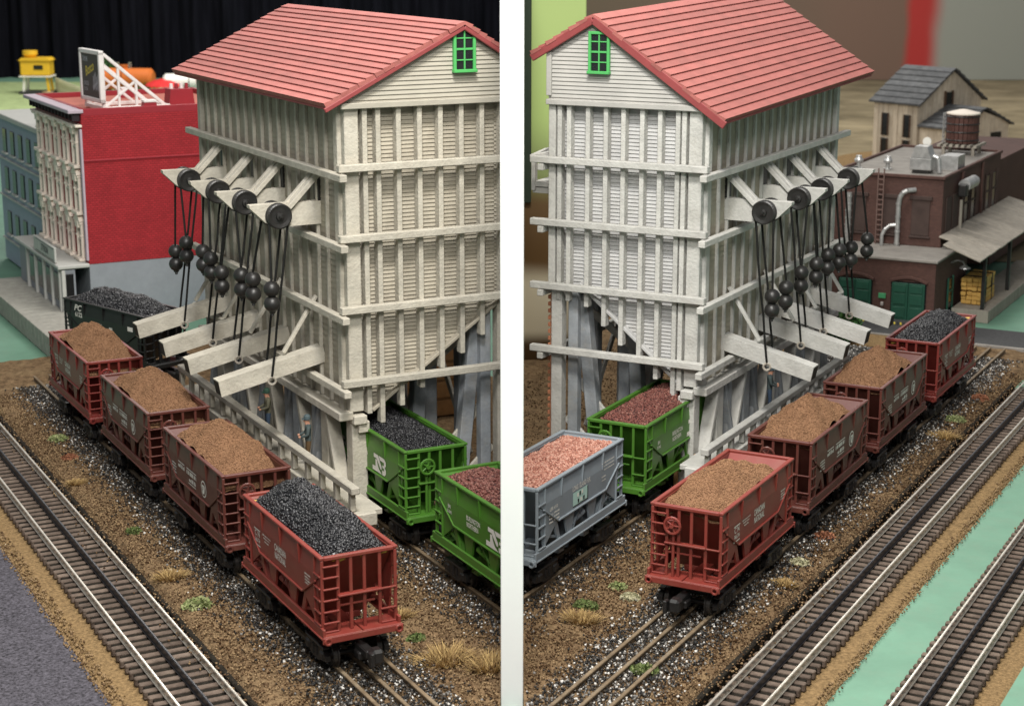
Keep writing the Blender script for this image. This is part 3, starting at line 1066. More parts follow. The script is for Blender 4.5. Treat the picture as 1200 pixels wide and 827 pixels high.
make_load(FL, UL, 2.04, math.pi, ORE, (.55, .3, .15), 'brown ore heap in the brown car next to the far red car', 'ore_load', 'ore load', LD, 0.16, 'heap', .0058, 11000, seed=5)
make_load(FL, UL, 4.16, math.pi, ORE, (.55, .3, .15), 'peaked brown ore heap in the farthest car of the left train', 'ore_load', 'ore load', LD, 0.17, 'heap', .0058, 11000, seed=6)
make_car(FL, 0.42, -0.08, 0, 'green', 'burlington', 'green ore car full of coal standing under the left tower', 'green ore cars')
make_load(FL, 0.42, -0.08, 0, COAL, (.72, .23, .05), 'dark fine coal in the green car under the left tower', 'coal_load', 'coal load', 'coal loads', 0.05, 'crown', .011, 5000, seed=7)
make_car(FL, 0.42, -2.235, 0, 'green', 'burlington', 'green ore car with red pellets running up to the divider board', 'green ore cars', clip=-1)
make_load(FL, 0.42, -2.235, 0, REDORE, (.45, .35, .2), 'reddish pellets in the green car beside the divider board', 'pellet_load', 'ore load', 'pellet loads', 0.06, 'crown', .013, 4200, clip=-1, seed=8)
PCY = R(19.4)
make_car(FL, -0.30, 6.02, PCY, 'black', 'pc', 'black coal car lettered PC 6122 in front of the red brick building', None, brake=True)
make_load(FL, -0.30, 6.02, PCY, COAL, (.5, .36, .14), 'shiny black coal heaped in the black PC car', 'coal_load', 'coal load', 'coal loads', 0.12, 'crown', .014, 4200, seed=9)

UR = -1.09
R_TR = 'ore cars of the right loading train'
make_car(FR, UR, -2.13, 0, 'scarlet', 'canadian', 'red ore car with a brown heap, nearest the camera right of the divider', R_TR)
make_car(FR, UR, -0.08, 0, 'brown', 'keystone', 'brown ore car directly behind the near red car on the right', R_TR)
make_car(FR, UR, 1.95, 0, 'brown', 'keystone', 'brown ore car just ahead of the far coal filled red car on the right', R_TR)
make_car(FR, UR, 4.02, 0, 'red', 'canadian', 'dark red ore car full of coal in front of the green doors', R_TR)
LD = 'loads heaped in the right train'
make_load(FR, UR, -2.13, 0, ORE, (.4, .48, .12), 'tan brown ore heap in the near red car on the right', 'ore_load', 'ore load', LD, 0.09, 'heap', .0058, 11000, seed=13)
make_load(FR, UR, -0.08, 0, ORE, (.55, .3, .15), 'brown ore heap in the car behind the near red car on the right', 'ore_load', 'ore load', LD, 0.15, 'heap', .0058, 11000, seed=14)
make_load(FR, UR, 1.95, 0, ORE, (.6, .22, .18), 'brown ore heap in the car ahead of the far coal filled car', 'ore_load', 'ore load', LD, 0.16, 'heap', .0058, 11000, seed=15)
make_load(FR, UR, 4.02, 0, COAL, (.66, .27, .07), 'black coal heaped in the car before the green doors', 'coal_load', 'coal load', 'coal loads', 0.10, 'crown', .0125, 5500, seed=16, foam=True)
make_car(FR, 0.33, -0.26, 0, 'green', 'burlington', 'green ore car with maroon pellets under the right tower', 'green ore cars')
make_load(FR, 0.33, -0.26, 0, REDORE, (.55, .2, .25), 'dark maroon pellets in the green car under the right tower', 'pellet_load', 'ore load', 'pellet loads', 0.06, 'crown', .012, 4800, seed=17)
make_car(FR, 0.36, -2.26, 0, 'blue', 'island', 'blue grey ore car with pink gravel beside the divider board', None, clip=1)
make_load(FR, 0.36, -2.26, 0, PINKORE, (.45, .4, .15), 'salmon pink gravel levelled in the blue grey car', 'gravel_load', 'ore load', None, 0.035, 'level', .013, 4800, clip=1, seed=18)


# ================================================================ COAL TOWERS
def poly_clip(poly, a, b, c):
    """keep the side a*x + b*y <= c of a convex polygon"""
    out = []
    n = len(poly)
    for i in range(n):
        p, q = poly[i], poly[(i + 1) % n]
        dp, dq = a * p[0] + b * p[1] - c, a * q[0] + b * q[1] - c
        if dp <= 0:
            out.append(p)
        if (dp < 0) != (dq < 0) and dp != dq:
            t = dp / (dp - dq)
            out.append((p[0] + t * (q[0] - p[0]), p[1] + t * (q[1] - p[1])))
    return out


def clapboard_wall(poly, pitch, proud, axis, base):
    """sawtooth boards filling a convex polygon; axis 'u' lies on v = base facing -v, axis 'v' on u = base facing -u"""
    b = MB()
    zs = [p[1] for p in poly]
    z = min(zs)
    while z < max(zs):
        c = poly_clip(poly_clip(poly, 0, 1, z + pitch), 0, -1, -z)
        if len(c) >= 3:
            # split by height inside the course: lower edge stands proud
            def P(a, zz):
                t = (zz - z) / pitch
                d = base - proud * (1 - t)
                return (a, d, zz) if axis == 'u' else (d, a, zz)
            b.add([P(*p) for p in c], [list(range(len(c)))])
            lo = [p for p in c if abs(p[1] - z) < 1e-6]
            if len(lo) >= 2:
                a0, a1 = min(p[0] for p in lo), max(p[0] for p in lo)
                q = [P(a0, z), P(a1, z)]
                r = [(a, base, z) if axis == 'u' else (base, a, z) for a in (a1, a0)]
                b.add(q + r, [[0, 1, 2, 3]])
        z += pitch
    return b


def box_part(name, c, size, m, root, F, b=0.006, rotm=None, label=None):
    o = link(name, MB().box(c, size, b, rotm).mesh(name, m, F.mx), root)
    if label:
        o['label'] = label
    return o


def bar_part(name, p, q, w, h, m, root, F, b=0.006, up=(0, 0, 1)):
    return link(name, MB().bar(p, q, w, h, b, up).mesh(name, m, F.mx), root)


def make_tower(F, pr):
    sd = F.side
    W_, D_ = pr['W'], 3.72
    paint, board = pr['paint'], pr['board']
    gb, girts, sill = pr['gb'], pr['girts'], pr['sill']
    root = thing('coal_tower', pr['label'], 'coal tower', F.O, F.ang, 'coal towers')
    mx = F.mx
    jit = lambda a=.004: random.uniform(-a, a)
    # --- front wall: the lower edge climbs away from the chute side
    d0, d1 = pr['diag']            # (u, z) of both ends of the sloping edge
    poly = [(0.0, sill), (d0[0], d0[1]), (d1[0], d1[1]), (W_, d1[1]), (W_, gb), (0.0, gb)]
    # non convex at d1: do it in two convex pieces
    left = [(0.0, sill), (d0[0], d0[1]), (d1[0], d1[1]), (d1[0], gb), (0.0, gb)]
    right = [(d1[0], d1[1]), (W_, d1[1]), (W_, gb), (d1[0], gb)]
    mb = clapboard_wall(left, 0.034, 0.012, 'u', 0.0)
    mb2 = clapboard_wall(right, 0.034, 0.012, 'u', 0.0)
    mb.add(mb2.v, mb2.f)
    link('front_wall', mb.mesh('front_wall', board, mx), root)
    core = MB()
    core.prism([(0.012, sill), (d0[0], d0[1]), (d1[0] - .01, d1[1]), (W_ - .012, d1[1]), (W_ - .012, gb), (0.012, gb)], 0.012, 0.03, 'xz')
    core.prism([(0.012, sill), (d0[0], d0[1]), (d1[0] - .01, d1[1]), (W_ - .012, d1[1]), (W_ - .012, gb), (0.012, gb)], D_ - .03, D_, 'xz')
    core.box((W_ - .02, D_ / 2, (gb + d1[1]) / 2), (0.03, D_ - .07, gb - d1[1]), 0.002)
    link('inner_wall', core.mesh('inner_wall', board, mx), root)
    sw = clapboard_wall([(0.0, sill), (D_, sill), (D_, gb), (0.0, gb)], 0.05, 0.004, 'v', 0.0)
    link('side_wall', sw.mesh('side_wall', BOARD, mx), root)  # right tower takes the tan copy too, its colour offsetting green bounced light
    # hopper floor
    fl = MB()
    fl.prism([(0.02, sill - .002), (d0[0], d0[1] - .004), (d1[0], d1[1] - .004), (d1[0], d1[1] + .03), (d0[0], d0[1] + .03), (0.02, sill + .03)], 0.032, D_ - .032, 'xz')
    link('bin_floor', fl.mesh('bin_floor', LEG, mx), root)
    # trim board along the sloping edge
    bar_part('slope_trim', (d0[0] - .05, -.03, d0[1] + .0), (d1[0] + .02, -.03, d1[1] + .03), 0.03, 0.085, board, root, F, up=(0, 1, 0.001))
    sl = (d1[1] - d0[1]) / (d1[0] - d0[0])
    # --- battens
    for u in pr['battens']:
        zb = sill if u < d0[0] else min(d0[1] + (u - d0[0]) * sl, d1[1]) - 0.13
        z0 = zb + jit(.02)
        box_part('batten', (u, -.055, (z0 + gb) / 2), (.044, .085, gb - z0), paint, root, F, .005)
    for k in range(17):
        v = .108 + .2245 * k
        if v < D_ - .02:
            box_part('batten', (-.016, v + jit(.005), (sill + .045 + gb) / 2 + .0), (.032, .034, gb - sill - .05), paint, root, F, .005)
    # corner boards
    box_part('corner_post', (.047, -.048, (sill + gb) / 2 + .02), (.125, .085, gb - sill - .03), paint, root, F, .007)
    box_part('corner_post', (-.024, .035, (sill + gb) / 2 + .02), (.05, .09, gb - sill - .03), paint, root, F, .007)
    box_part('corner_post', (W_ - .03, -.052, (gb + d1[1]) / 2), (.07, .09, gb - d1[1]), paint, root, F, .007)
    box_part('corner_post', (-.024, D_ - .04, (sill + gb) / 2 + .02), (.05, .09, gb - sill - .03), paint, root, F, .007)
    # --- girts
    for i, g in enumerate(girts):
        u1 = W_ + (.16 if sd == 'right' else .03)
        box_part('girt', ((u1 - .10) / 2, -.135, g), (u1 + .10, .07, .062), paint, root, F, .006)
        box_part('girt', (-.095, (D_ - .10) / 2 + .02, g - .068), (.065, D_ + .46 - .02, .06), paint, root, F, .006)
        if sd == 'right':
            box_part('girt', (W_ + .05, D_ / 2, g - .068), (.06, D_ + .35, .06), paint, root, F, .006)
    box_part('sill_beam', (-.055, D_ / 2 - .02, sill + .005), (.13, D_ + .16, .075), paint, root, F, .008)
    box_part('sill_beam', (.06, -.06, sill - .03), (.12, .16, .08), paint, root, F, .008)
    # --- gable
    ap, el, er = pr['apex'], pr['eave'], pr['eaver']

    def roof_z(u, off=0.0):
        if u < ap[0]:
            return el[1] + (u - el[0]) * (ap[1] - el[1]) / (ap[0] - el[0]) - off
        return er[1] + (er[0] - u) * (ap[1] - er[1]) / (er[0] - ap[0]) - off
    o_ = 0.065
    # meeting of gable base with the low eave
    ulow = max(-.02, el[0] + (gb + o_ - el[1]) / ((ap[1] - el[1]) / (ap[0] - el[0])))
    gp = [(ulow, gb), (W_, gb), (W_, roof_z(W_, o_)), (ap[0], ap[1] - o_), (ulow, roof_z(ulow, o_) + .001)]
    gm = clapboard_wall(gp, 0.037, 0.012, 'u', -.10)
    link('gable_wall', gm.mesh('gable_wall', pr['gable'], mx), root)
    gc = MB().prism(gp, -.098, -.04, 'xz').prism(gp, D_ - .03, D_, 'xz')
    link('inner_wall', gc.mesh('inner_wall', pr['gable'], mx), root)
    box_part('gable_trim', (W_ / 2 - .02, -.112, gb - .005), (W_ + .07, .06, .05), pr['gable'], root, F, .006)
    box_part('gable_trim', (W_ - .01, -.118, (gb + roof_z(W_, o_)) / 2 + .02), (.05, .03, roof_z(W_, o_) - gb - .06), pr['gable'], root, F, .005)
    # --- window in the gable
    wu, wz0, ww, wh = pr['win']
    wf = link('window', MB().box((wu, -.125, wz0 + wh / 2), (ww * .8, .02, wh * .97), .002).mesh('window', DARKGLASS, mx), root)
    fr = MB()
    for s in (-1, 1):
        fr.box((wu + s * (ww / 2 - .012), -.136, wz0 + wh / 2), (.026, .035, wh), .004)
    fr.box((wu, -.136, wz0 + wh - .013), (ww - .05, .035, .026), .004)
    link('frame', fr.mesh('frame', GREENWIN, mx), wf)
    link('sill', MB().box((wu, -.145, wz0 + .0), (ww + .012, .055, .026), .004).mesh('sill', GREENWIN, mx), wf)
    mu = MB().box((wu, -.139, wz0 + wh / 2), (.013, .016, wh - .03), .002)
    for k in (1, 2, 3):
        mu.box((wu, -.138, wz0 + wh * k / 4), (ww - .05, .014, .011 if k != 2 else .018), .002)
    link('muntin', mu.mesh('muntin', GREENWIN, mx), wf)
    # --- roof boards in courses
    v0, v1 = pr['rv']
    def course(p, q, n, name='roof_board'):
        p, q = Vector((p[0], 0, p[1])), Vector((q[0], 0, q[1]))
        d = (q - p) / n
        nrm = Vector((-d.z, 0, d.x)).normalized()
        if nrm.z < 0:
            nrm = -nrm
        for k in range(n):
            a = p + d * k
            c = p + d * (k + 1)
            b = MB()
            prof = [a - nrm * .02, a + nrm * .020, c + d * .25 + nrm * .004, c + d * .25 - nrm * .02]
            if k == n - 1:
                prof[2] = c + nrm * .006
                prof[3] = c - nrm * .02
            e = jit(.010)
            pl = [(x.x, x.z) for x in prof]
            b.prism(pl, v0 + e, v1 + jit(.01), 'xz')
            b.v = [(x_, y_, z_ + pr.get('tilt', 0) * (y_ - v0)) for x_, y_, z_ in b.v]
            link(name, b.mesh(name, ROOF, mx), root)
    nl = int(round((Vector(ap) - Vector(el)).length / pr['pitch']))
    course(el, ap, nl)
    if sd == 'right':
        course((er[0], er[1]), ap, int(round((Vector(ap) - Vector(er)).length / pr['pitch'])))
    else:
        course((W_ + .06, roof_z(W_ + .06)), ap, int(round((Vector(ap) - Vector((W_ + .06, roof_z(W_ + .06)))).length / pr['pitch'])))
    # rake boards under both slopes at the gable
    for a, c in ((el, ap), ((er if sd == 'right' else (W_ + .06, roof_z(W_ + .06))), ap)):
        a3, c3 = Vector((a[0], v0 + .012, a[1] - .045)), Vector((c[0], v0 + .012, c[1] - .045))
        bar_part('rake_board', a3, c3, .03, .07 if sd == 'right' else .04, RAKE, root, F, .006, up=(0, 0, 1))
    # eave board
    eb = MB().box((el[0] + .025, (v0 + v1) / 2, el[1] - .028), (.03, v1 - v0 - .06, .022), .005)
    eb.v = [(x_, y_, z_ + pr.get('tilt', 0) * (y_ - v0)) for x_, y_, z_ in eb.v]
    link('eave_board', eb.mesh('eave_board', RAKE, mx), root)

    # --- legs and bracing below the bin
    def leg(u, v, z1, w=.13, m=paint, d=None):
        box_part('leg', (u, v, (z1 - .1) / 2), (w, d or w, z1 + .1), m, root, F, .008)
    leg(.075, -.005, sill - .07, .14)
    box_part('leg_cap', (.10, -.02, sill - .10), (.10, .20, .10), paint, root, F, .008)
    leg(W_ - .08, -.03, d1[1] + .02, .11)
    leg(W_ - .225, .02, d1[1] - .05, .10, LEG)
    for i, v in enumerate((.75, 1.45, 2.15, 2.9, 3.6)):
        leg(W_ - .09, v, d1[1], .11, LEG)
        leg(.02, v, sill - .04, .10, LEG)
        bar_part('raking_leg', (W_ - .35, v + .02, -.05), (W_ - .55, v + .02, d1[1] - .35), .11, .11, LEG, root, F, .008, up=(0, 1, 0))
        if i % 2 == 0:
            bar_part('brace', (W_ - .02, v - .05, .25), (W_ - .02, v + .75, 1.25), .03, .07, paint, root, F)
        else:
            bar_part('brace', (W_ - .02, v - .05, 1.3), (W_ - .02, v + .75, .3), .03, .07, paint, root, F)
    bar_part('raking_leg', (W_ - .46, .10, -.05), (W_ - .27, .10, d1[1] - .1), .12, .12, LEG, root, F, .008, up=(0, 1, 0))
    bar_part('raking_leg', (W_ - .75, .42, -.05), (W_ - .66, .42, 1.45), .12, .12, LEG, root, F, .008, up=(0, 1, 0))
    leg(W_ - .52, .55, 1.5, .12, LEG)
    leg(W_ - .98, .95, 1.1, .10, LEG)
    bar_part('brace', (W_ - .15, .12, .95), (W_ - .62, .12, .45), .03, .075, paint, root, F)
    bar_part('brace', (W_ - .62, .5, 1.15), (W_ - .05, .5, 1.55), .03, .075, paint, root, F)
    bar_part('brace', (W_ - .12, .06, .52), (W_ - .55, .06, .12), .03, .075, paint, root, F)
    # chute side: posts and slanting braces under the sill
    for i, v in enumerate((.42, 1.12, 1.85, 2.6, 3.3)):
        box_part('leg', (-.01, v, (sill - .04 - .1) / 2), (.10, .16, sill + .06), LEG if i % 2 else paint, root, F, .008)
        bar_part('brace', (-.03, v - .10, sill - .05), (-.03, v - .34, .35), .05, .12, paint, root, F, up=(1, 0, 0))
        bar_part('brace', (-.005, v + .12, sill - .05), (-.005, v + .36, .35), .05, .12, LEG, root, F, up=(1, 0, 0))
    bk = MB().box((.13, 1.9, sill / 2), (.02, 3.5, sill - .1), .002)
    # --- walkway with hand rail
    wv0, wv1 = pr['walk']
    wk = link('walkway', MB().box((-.19, (wv0 + wv1) / 2, .375), (.30, wv1 - wv0, .05), .006).mesh('walkway', paint, mx), root)
    for k in range(12):
        v = wv0 + .02 + (wv1 - wv0 - .04) * k / 11
        if k % 3 == 0:
            link('trestle_post', MB().box((-.28, v, .14), (.07, .07, .44), .006).mesh('trestle_post', paint, mx), wk)
    link('end_beam', MB().box((-.235, wv0 - .03, .345), (.24, .09, .115), .010).mesh('end_beam', paint, mx), wk)
    link('edge_beam', MB().box((-.335, (wv0 + wv1) / 2, .36), (.035, wv1 - wv0, .09), .006).mesh('edge_beam', paint, mx), wk)
    hr = link('hand_rail', MB().box((-.30, (wv0 + wv1) / 2 - .03, pr['rail']), (.075, wv1 - wv0 + .08, .062), .008).mesh('hand_rail', paint, mx), wk)
    nb = 15
    for k in range(nb):
        v = wv0 + .02 + (wv1 - wv0 - .04) * k / (nb - 1)
        link('baluster', MB().box((-.30, v, (.40 + pr['rail']) / 2), (.045, .055, pr['rail'] - .42), .005).mesh('baluster', paint, mx), wk)
    # --- sheave brackets and loading chutes
    bz = pr['pulley_z']
    tip_u, tip_z, wall_z = pr['chute']
    for i, v in enumerate(pr['bv']):
        br = MB()
        br.prism([(.0, bz - .10), (-.42, bz - .10), (-.50, bz - .06), (-.64, bz + .075), (-.64, bz + .10), (.0, bz + .10)], v - .04, v + .04, 'xz')
        bo = link('sheave_beam', br.mesh('sheave_beam', paint, mx), root)
        for s in (-1, 1):
            pm = MB()
            pm.lathe([(.0, -.035), (.092, -.035), (.110, -.030), (.110, -.016), (.082, -.008), (.082, .008), (.110, .016), (.110, .030), (.098, .037), (.07, .030), (.035, .030), (.032, .048), (.014, .052), (.012, .066), (0, .068)], (-.40, v + s * .078, bz), (0, s, 0), n=28)
            link('pulley_wheel', pm.mesh('pulley_wheel', BLACKW, mx), bo)
        for s in (-1, 1):
            link('brace', MB().bar((-.30, v + s * .048, bz + .06), (-.03, v + s * .048, girts[0] - .12), .042, .055, .004, up=(0, 1, 0)).mesh('brace', paint, mx), bo)
        # dark door behind the bracket
        link('port', MB().box((-.006, v + .02, girts[0] - .25), (.03, .12, .20), .003).mesh('port', BLACKW, mx), bo)
        # chute
        p, q = Vector((.0, v + pr['cv'], wall_z)), Vector((tip_u, v + pr['cv'] + .02, tip_z))
        d = (q - p).normalized()
        ch = MB()
        hw = .072
        up = Vector((-d.z, 0, d.x))
        up = up if up.z > 0 else -up
        sec = [p + up * .070, p - up * .070, q - up * .070 + d * .005, q + up * .070]
        ch.prism([(a.x, a.z) for a in sec], v + pr['cv'] - hw, v + pr['cv'] + hw, 'xz')
        co = link('loading_chute', ch.mesh('loading_chute', paint, mx), root)
        mm = MB()
        e = .0
        a, c = q + up * .058 - d * .001, q - up * .058 + d * .004
        nrm = Vector((a.z - c.z, 0, -(a.x - c.x))).normalized()
        nrm = nrm if nrm.x < 0 else -nrm
        a, c = a + nrm * .004, c + nrm * .004
        mm.prism([(a.x, a.z), (c.x, c.z), ((c - nrm * .03).x, (c - nrm * .03).z), ((a - nrm * .03).x, (a - nrm * .03).z)], v + pr['cv'] - hw + .010, v + pr['cv'] + hw - .010, 'xz')
        link('chute_mouth', mm.mesh('chute_mouth', CHUTEIN, mx), co)
        mid = p.lerp(q, .52)
        for s in (-1, 1):
            rg = MB().torus((mid.x, v + pr['cv'] + s * (hw + .012), mid.z - .075), (0.3, 1, 0), .032, .011, 14, 6)
            link('eye_ring', rg.mesh('eye_ring', STEEL if s == -1 else BLACKW, mx), co)
        link('brace', MB().bar((-.34, v + pr['cv'] + .05, wall_z + .02), (-.02, v + pr['cv'] + .05, wall_z + .50), .03, .04, .004, up=(0, 1, 0)).mesh('brace', paint, mx), co)
    return root


def rope_mesh(pts, r=0.0105):
    return MB().tube(pts, r, 7)


def make_weights(F, pr):
    """two ball counterweights on each sheave beam, with the cords that reach the chute"""
    order = ['nearest', 'second', 'third', 'farthest']
    mx = F.mx
    bz = pr['pulley_z']
    tip_u, tip_z, wall_z = pr['chute']
    for i, v in enumerate(pr['bv']):
        for s in (-1, 1):
            rr = random.Random(i * 7 + s + (50 if mx < 0 else 0))
            pv = v + s * .078
            bu = -.50 + rr.uniform(-.03, .03)
            bv = v + (rr.uniform(.22, .30) if s == 1 else -rr.uniform(.10, .17 if i else .2))
            bt = pr['ball_z'] + rr.uniform(-.07, .07) - (.04 if i == 3 and s > 0 else 0)
            lab = 'pair of black ball counterweights on the %s side of the %s beam, %s tower' % ('near' if s == -1 else 'far', order[i], F.side)
            root = thing('counterweight', lab, 'counterweight', F.at(bu, bv, bt), F.ang, 'ball counterweights on cords')

            def L(u, vv, z):
                return ((u - bu), vv - bv, z - bt)
            for k in range(2):
                b = MB().ball((0, 0, -.065 - .128 * k), .070, 20, 12)
                link('ball', b.mesh('ball', BLACKW, mx, True), root)
            link('tassel', MB().lathe([(.030, -.250), (.026, -.272), (.013, -.280), (.016, -.292), (.006, -.300), (0, -.302)], n=10).mesh('tassel', BLACKW, mx), root)
            # cord: from the chute ring over the wheel down to the balls
            mid = Vector((.0, v + pr['cv'], wall_z)).lerp(Vector((tip_u, v + pr['cv'] + .02, tip_z)), .52)
            pts = [L(bu, bv, bt - .01)]
            for k in range(9):
                a = math.pi * k / 8
                pts.append(L(-.40 - .088 * math.cos(a), pv, bz + .088 * math.sin(a)))
            sag = [L(-.312, pv, bz)]
            end = L(mid.x, v + pr['cv'] + s * .084, mid.z - .05)
            cord = MB().tube(pts[::-1], 0.0105, 6)
            link('cord', cord.mesh('cord', ROPE, mx), root)
            a, c = Vector(L(-.312, pv, bz - .01)), Vector(end)
            q = []
            for k in range(7):
                t = k / 6
                w = a.lerp(c, t)
                w.y += .02 * math.sin(math.pi * t) * rr.uniform(-1, 1)
                q.append(w)
            link('cord', MB().tube(q, 0.0105, 6).mesh('cord', ROPE, mx), root)


PL = dict(W=1.53, paint=PAINT, board=BOARD, gable=mat('cream_gable_paint', (0.39, 0.365, 0.305), 0.8, 0.08, 4, 0.15, 40, spec=0.15),
          gb=3.63, girts=[3.12, 2.535, 1.93, 1.30], sill=1.0, diag=((.25, 1.02), (1.40, 1.83)),
          battens=[.165, .285, .47, .662, .855, 1.05, 1.245, 1.44], apex=(1.05, 4.28), eave=(-.21, 3.645), eaver=(1.62, 3.93),
          win=(1.06, 3.875, .205, .36), rv=(-.17, 3.99), pitch=.083, walk=(-.80, 3.85), rail=.60, pulley_z=2.67,
          chute=(-.96, 1.215, 1.42), bv=[.55, 1.42, 2.17, 3.05], cv=.03, ball_z=2.10,
          label='tall grey clapboard coal tower left of the divider, its chutes pointing left')
PRR = dict(W=1.48, tilt=.026, paint=PAINT_R, board=BOARD_R, gable=mat('gable_cool_cast', (0.41, 0.40, 0.375), 0.8, 0.08, 4, 0.15, 40, spec=0.15),  # gable paint carries the right view's cool light cast in its colour
           gb=3.515, girts=[2.985, 2.41, 1.815, 1.215], sill=.965, diag=((.20, 1.0), (1.16, 1.82)),
           battens=[.155, .215, .386, .558, .741, .914, 1.092, 1.281, 1.375], apex=(1.02, 4.295), eave=(-.25, 3.425), eaver=(1.63, 3.945),
           win=(.965, 3.79, .205, .36), rv=(-.17, 4.23), pitch=.088, walk=(-.50, 3.55), rail=.56, pulley_z=2.55,
           chute=(-.89, 1.09, 1.30), bv=[.57, 1.53, 2.22, 3.08], cv=.04, ball_z=1.92,
           label='tall grey clapboard coal tower right of the divider, its chutes pointing right')
towerL = make_tower(FL, PL)
towerR = make_tower(FR, PRR)
make_weights(FL, PL)
make_weights(FR, PRR)


# ================================================================ LEFT BACKGROUND
BRICKRED = brick_mat('red_brick_sheet', (0.37, 0.022, 0.030), (0.25, 0.016, 0.021), 8.5, 0.12)
REDTRIM = flat('dark_red_trim', (0.30, 0.02, 0.03), 0.55)
ROOFDECK = mat('salmon_roof_deck', (0.50, 0.16, 0.12), 0.8, 0.1, 3, spec=0.2)
CREAM = flat('cream_stone_trim', (0.80, 0.71, 0.61), 0.6)
LILAC = flat('pale_lilac_stone', (0.48, 0.40, 0.46), 0.6)
SHOPGREY = flat('grey_shop_wall', (0.27, 0.29, 0.32), 0.7)
SHOPLIGHT = flat('pale_grey_shop_trim', (0.50, 0.50, 0.47), 0.7)
BLUEGREY = flat('blue_grey_facade', (0.33, 0.38, 0.47), 0.7)


def lbox(name, F, c, size, m, parent, b=0.006, label=None, rot=None):
    return link(name, MB().box(c, size, b, rot).mesh(name, m, F.mx), parent)


# pavement with plank joints
o = MB()
for k in range(26):
    o.box((-.42, 6.6 + .21 * k, .02), (.70, .20, .27), .006)
pv = link('pavement', o.mesh('pavement', CONCRETE), None, FL.O, (0, 0, FL.ang))
tag(pv, kind='structure')

bx, by, bw, bd = 0.12, 9.20, 2.3, 2.55
bz0, bz1 = 0.76, 2.70
rb = thing('brick_building', 'red brick building with cream ornate windows, grey ground floor and a roof billboard', 'building', FL.at(bx, by, 0), FL.ang)
lbox('brick_wall', FL, (bw / 2, bd / 2, (bz0 + bz1) / 2), (bw, bd, bz1 - bz0), BRICKRED, rb, .004)
lbox('belt_course', FL, (bw / 2 + .005, -.004, 2.12), (bw, .022, .022), REDTRIM, rb, .004)
lbox('ground_floor', FL, (bw / 2 + .002, bd / 2 + .004, bz0 / 2 - .05), (bw, bd, bz0 + .10), SHOPGREY, rb, .004)
# parapet and roof deck
par = MB()
par.box((bw / 2, .03, bz1 + .045), (bw, .06, .09), .004)
par.box((bw / 2, bd - .03, bz1 + .045), (bw, .06, .09), .004)
par.box((.03, bd / 2, bz1 + .045), (.06, bd - .125, .09), .004)
par.box((bw - .03, bd / 2, bz1 + .045), (.06, bd - .125, .09), .004)
link('parapet', par.mesh('parapet', REDTRIM), rb)
lbox('roof_deck', FL, (bw / 2, bd / 2, bz1 + .012), (bw - .125, bd - .125, .022), ROOFDECK, rb, .002)
# cornice on the ornate side
lbox('cornice', FL, (-.07, bd / 2, bz1 + .06), (.20, bd + .04, .05), LILAC, rb, .008)
lbox('cornice', FL, (-.04, bd / 2, bz1 - .13), (.09, bd + .02, .035), CREAM, rb, .006)
cm = MB().box((0, 0, 0), (.10, .035, .10), .006).mesh('bracket', flat('dark_cornice_bracket', (0.03, 0.02, 0.025), 0.6))
for k in range(14):
    link('bracket', cm, rb, (-.055, .06 + k * .187, bz1 - .02))
lbox('corner_quoin', FL, (-.012, .035, (bz0 + bz1) / 2 - .06), (.03, .075, bz1 - bz0 - .22), LILAC, rb, .004)
# three floors of five windows
HOODS = []
wmesh = {}


def ornate(arched):
    if arched in wmesh:
        return wmesh[arched]
    h = .50
    p = MB()
    for s in (-1, 1):
        p.box((-.02, s * .105, h / 2), (.045, .055, h), .008)
        p.box((-.025, s * .105, h * .62), (.055, .07, .03), .006)
        p.box((-.028, s * .105, h - .02), (.06, .075, .035), .006)
    p.box((-.04, 0, .0), (.10, .32, .045), .008)
    p.box((-.035, 0, h - .04), (.07, .16, .09), .008)
    p.box((-.02, 0, h * .52), (.035, .16, .025), .004)
    hood = MB()
    if arched:
        hood.prism([(-.15, h + .005), (.15, h + .005), (.12, h + .045), (.03, h + .105), (-.03, h + .105), (-.12, h + .045)], -.065, .0, 'yz')
    else:
        hood.box((-.045, 0, h + .02), (.10, .30, .04), .008)
    g = MB().box((-.006, 0, h / 2), (.012, .155, h - .05), .002)
    wmesh[arched] = (g.mesh('window', flat('dark_pane_glass', (0.05, 0.04, 0.035), .3)), p.mesh('frame', CREAM), hood.mesh('hood', CREAM))  # panes are one even dark brown
    return wmesh[arched]


for fl in range(3):
    for k in range(5):
        g, p, hd = ornate(fl < 2)
        w = link('window', g, rb, (0, .31 + .50 * k, .80 + .615 * fl))
        link('frame', p, w)
        link('hood', hd, w)
# ornate shop front along the pavement
sh = thing('shop_front', 'grey shop front under the cream windows of the red building', 'shop front', FL.at(-.25, 9.20, 0), FL.ang)
lbox('shop_wall', FL, (.10, 1.3, .43), (.16, 2.6, .56), SHOPGREY, sh, .006)
lbox('shop_ledge', FL, (.16, 1.29, .75), (.42, 2.64, .05), SHOPLIGHT, sh, .01)
for y in (.10, .55, 1.0, 1.5, 2.0):
    lbox('pilaster', FL, (.005, y, .43), (.05, .06, .56), SHOPLIGHT, sh, .006)
for y in (.33, .78, 1.25, 1.75):
    lbox('shop_window', FL, (.012, y, .45), (.03, .26, .36), DARKGLASS, sh, .004)
lbox('shop_window', FL, (.10, -.006, .46), (.10, .03, .40), DARKGLASS, sh, .004)
lbox('pilaster', FL, (.02, .0, .43), (.05, .05, .56), SHOPLIGHT, sh, .006)
sg = lbox('sign_board', FL, (-.03, .75, .89), (.03, 1.20, .20), SHOPLIGHT, sh, .008)
tx = Sheet().text('STYRON', 0, 0, .13, .014, .8)
tx.rect(-.52, -.082, .52, -.074).rect(-.52, .074, .52, .082)
me = tx.mesh('sign_lettering', flat('dark_sign_letters', (0.06, 0.07, 0.08), .7))
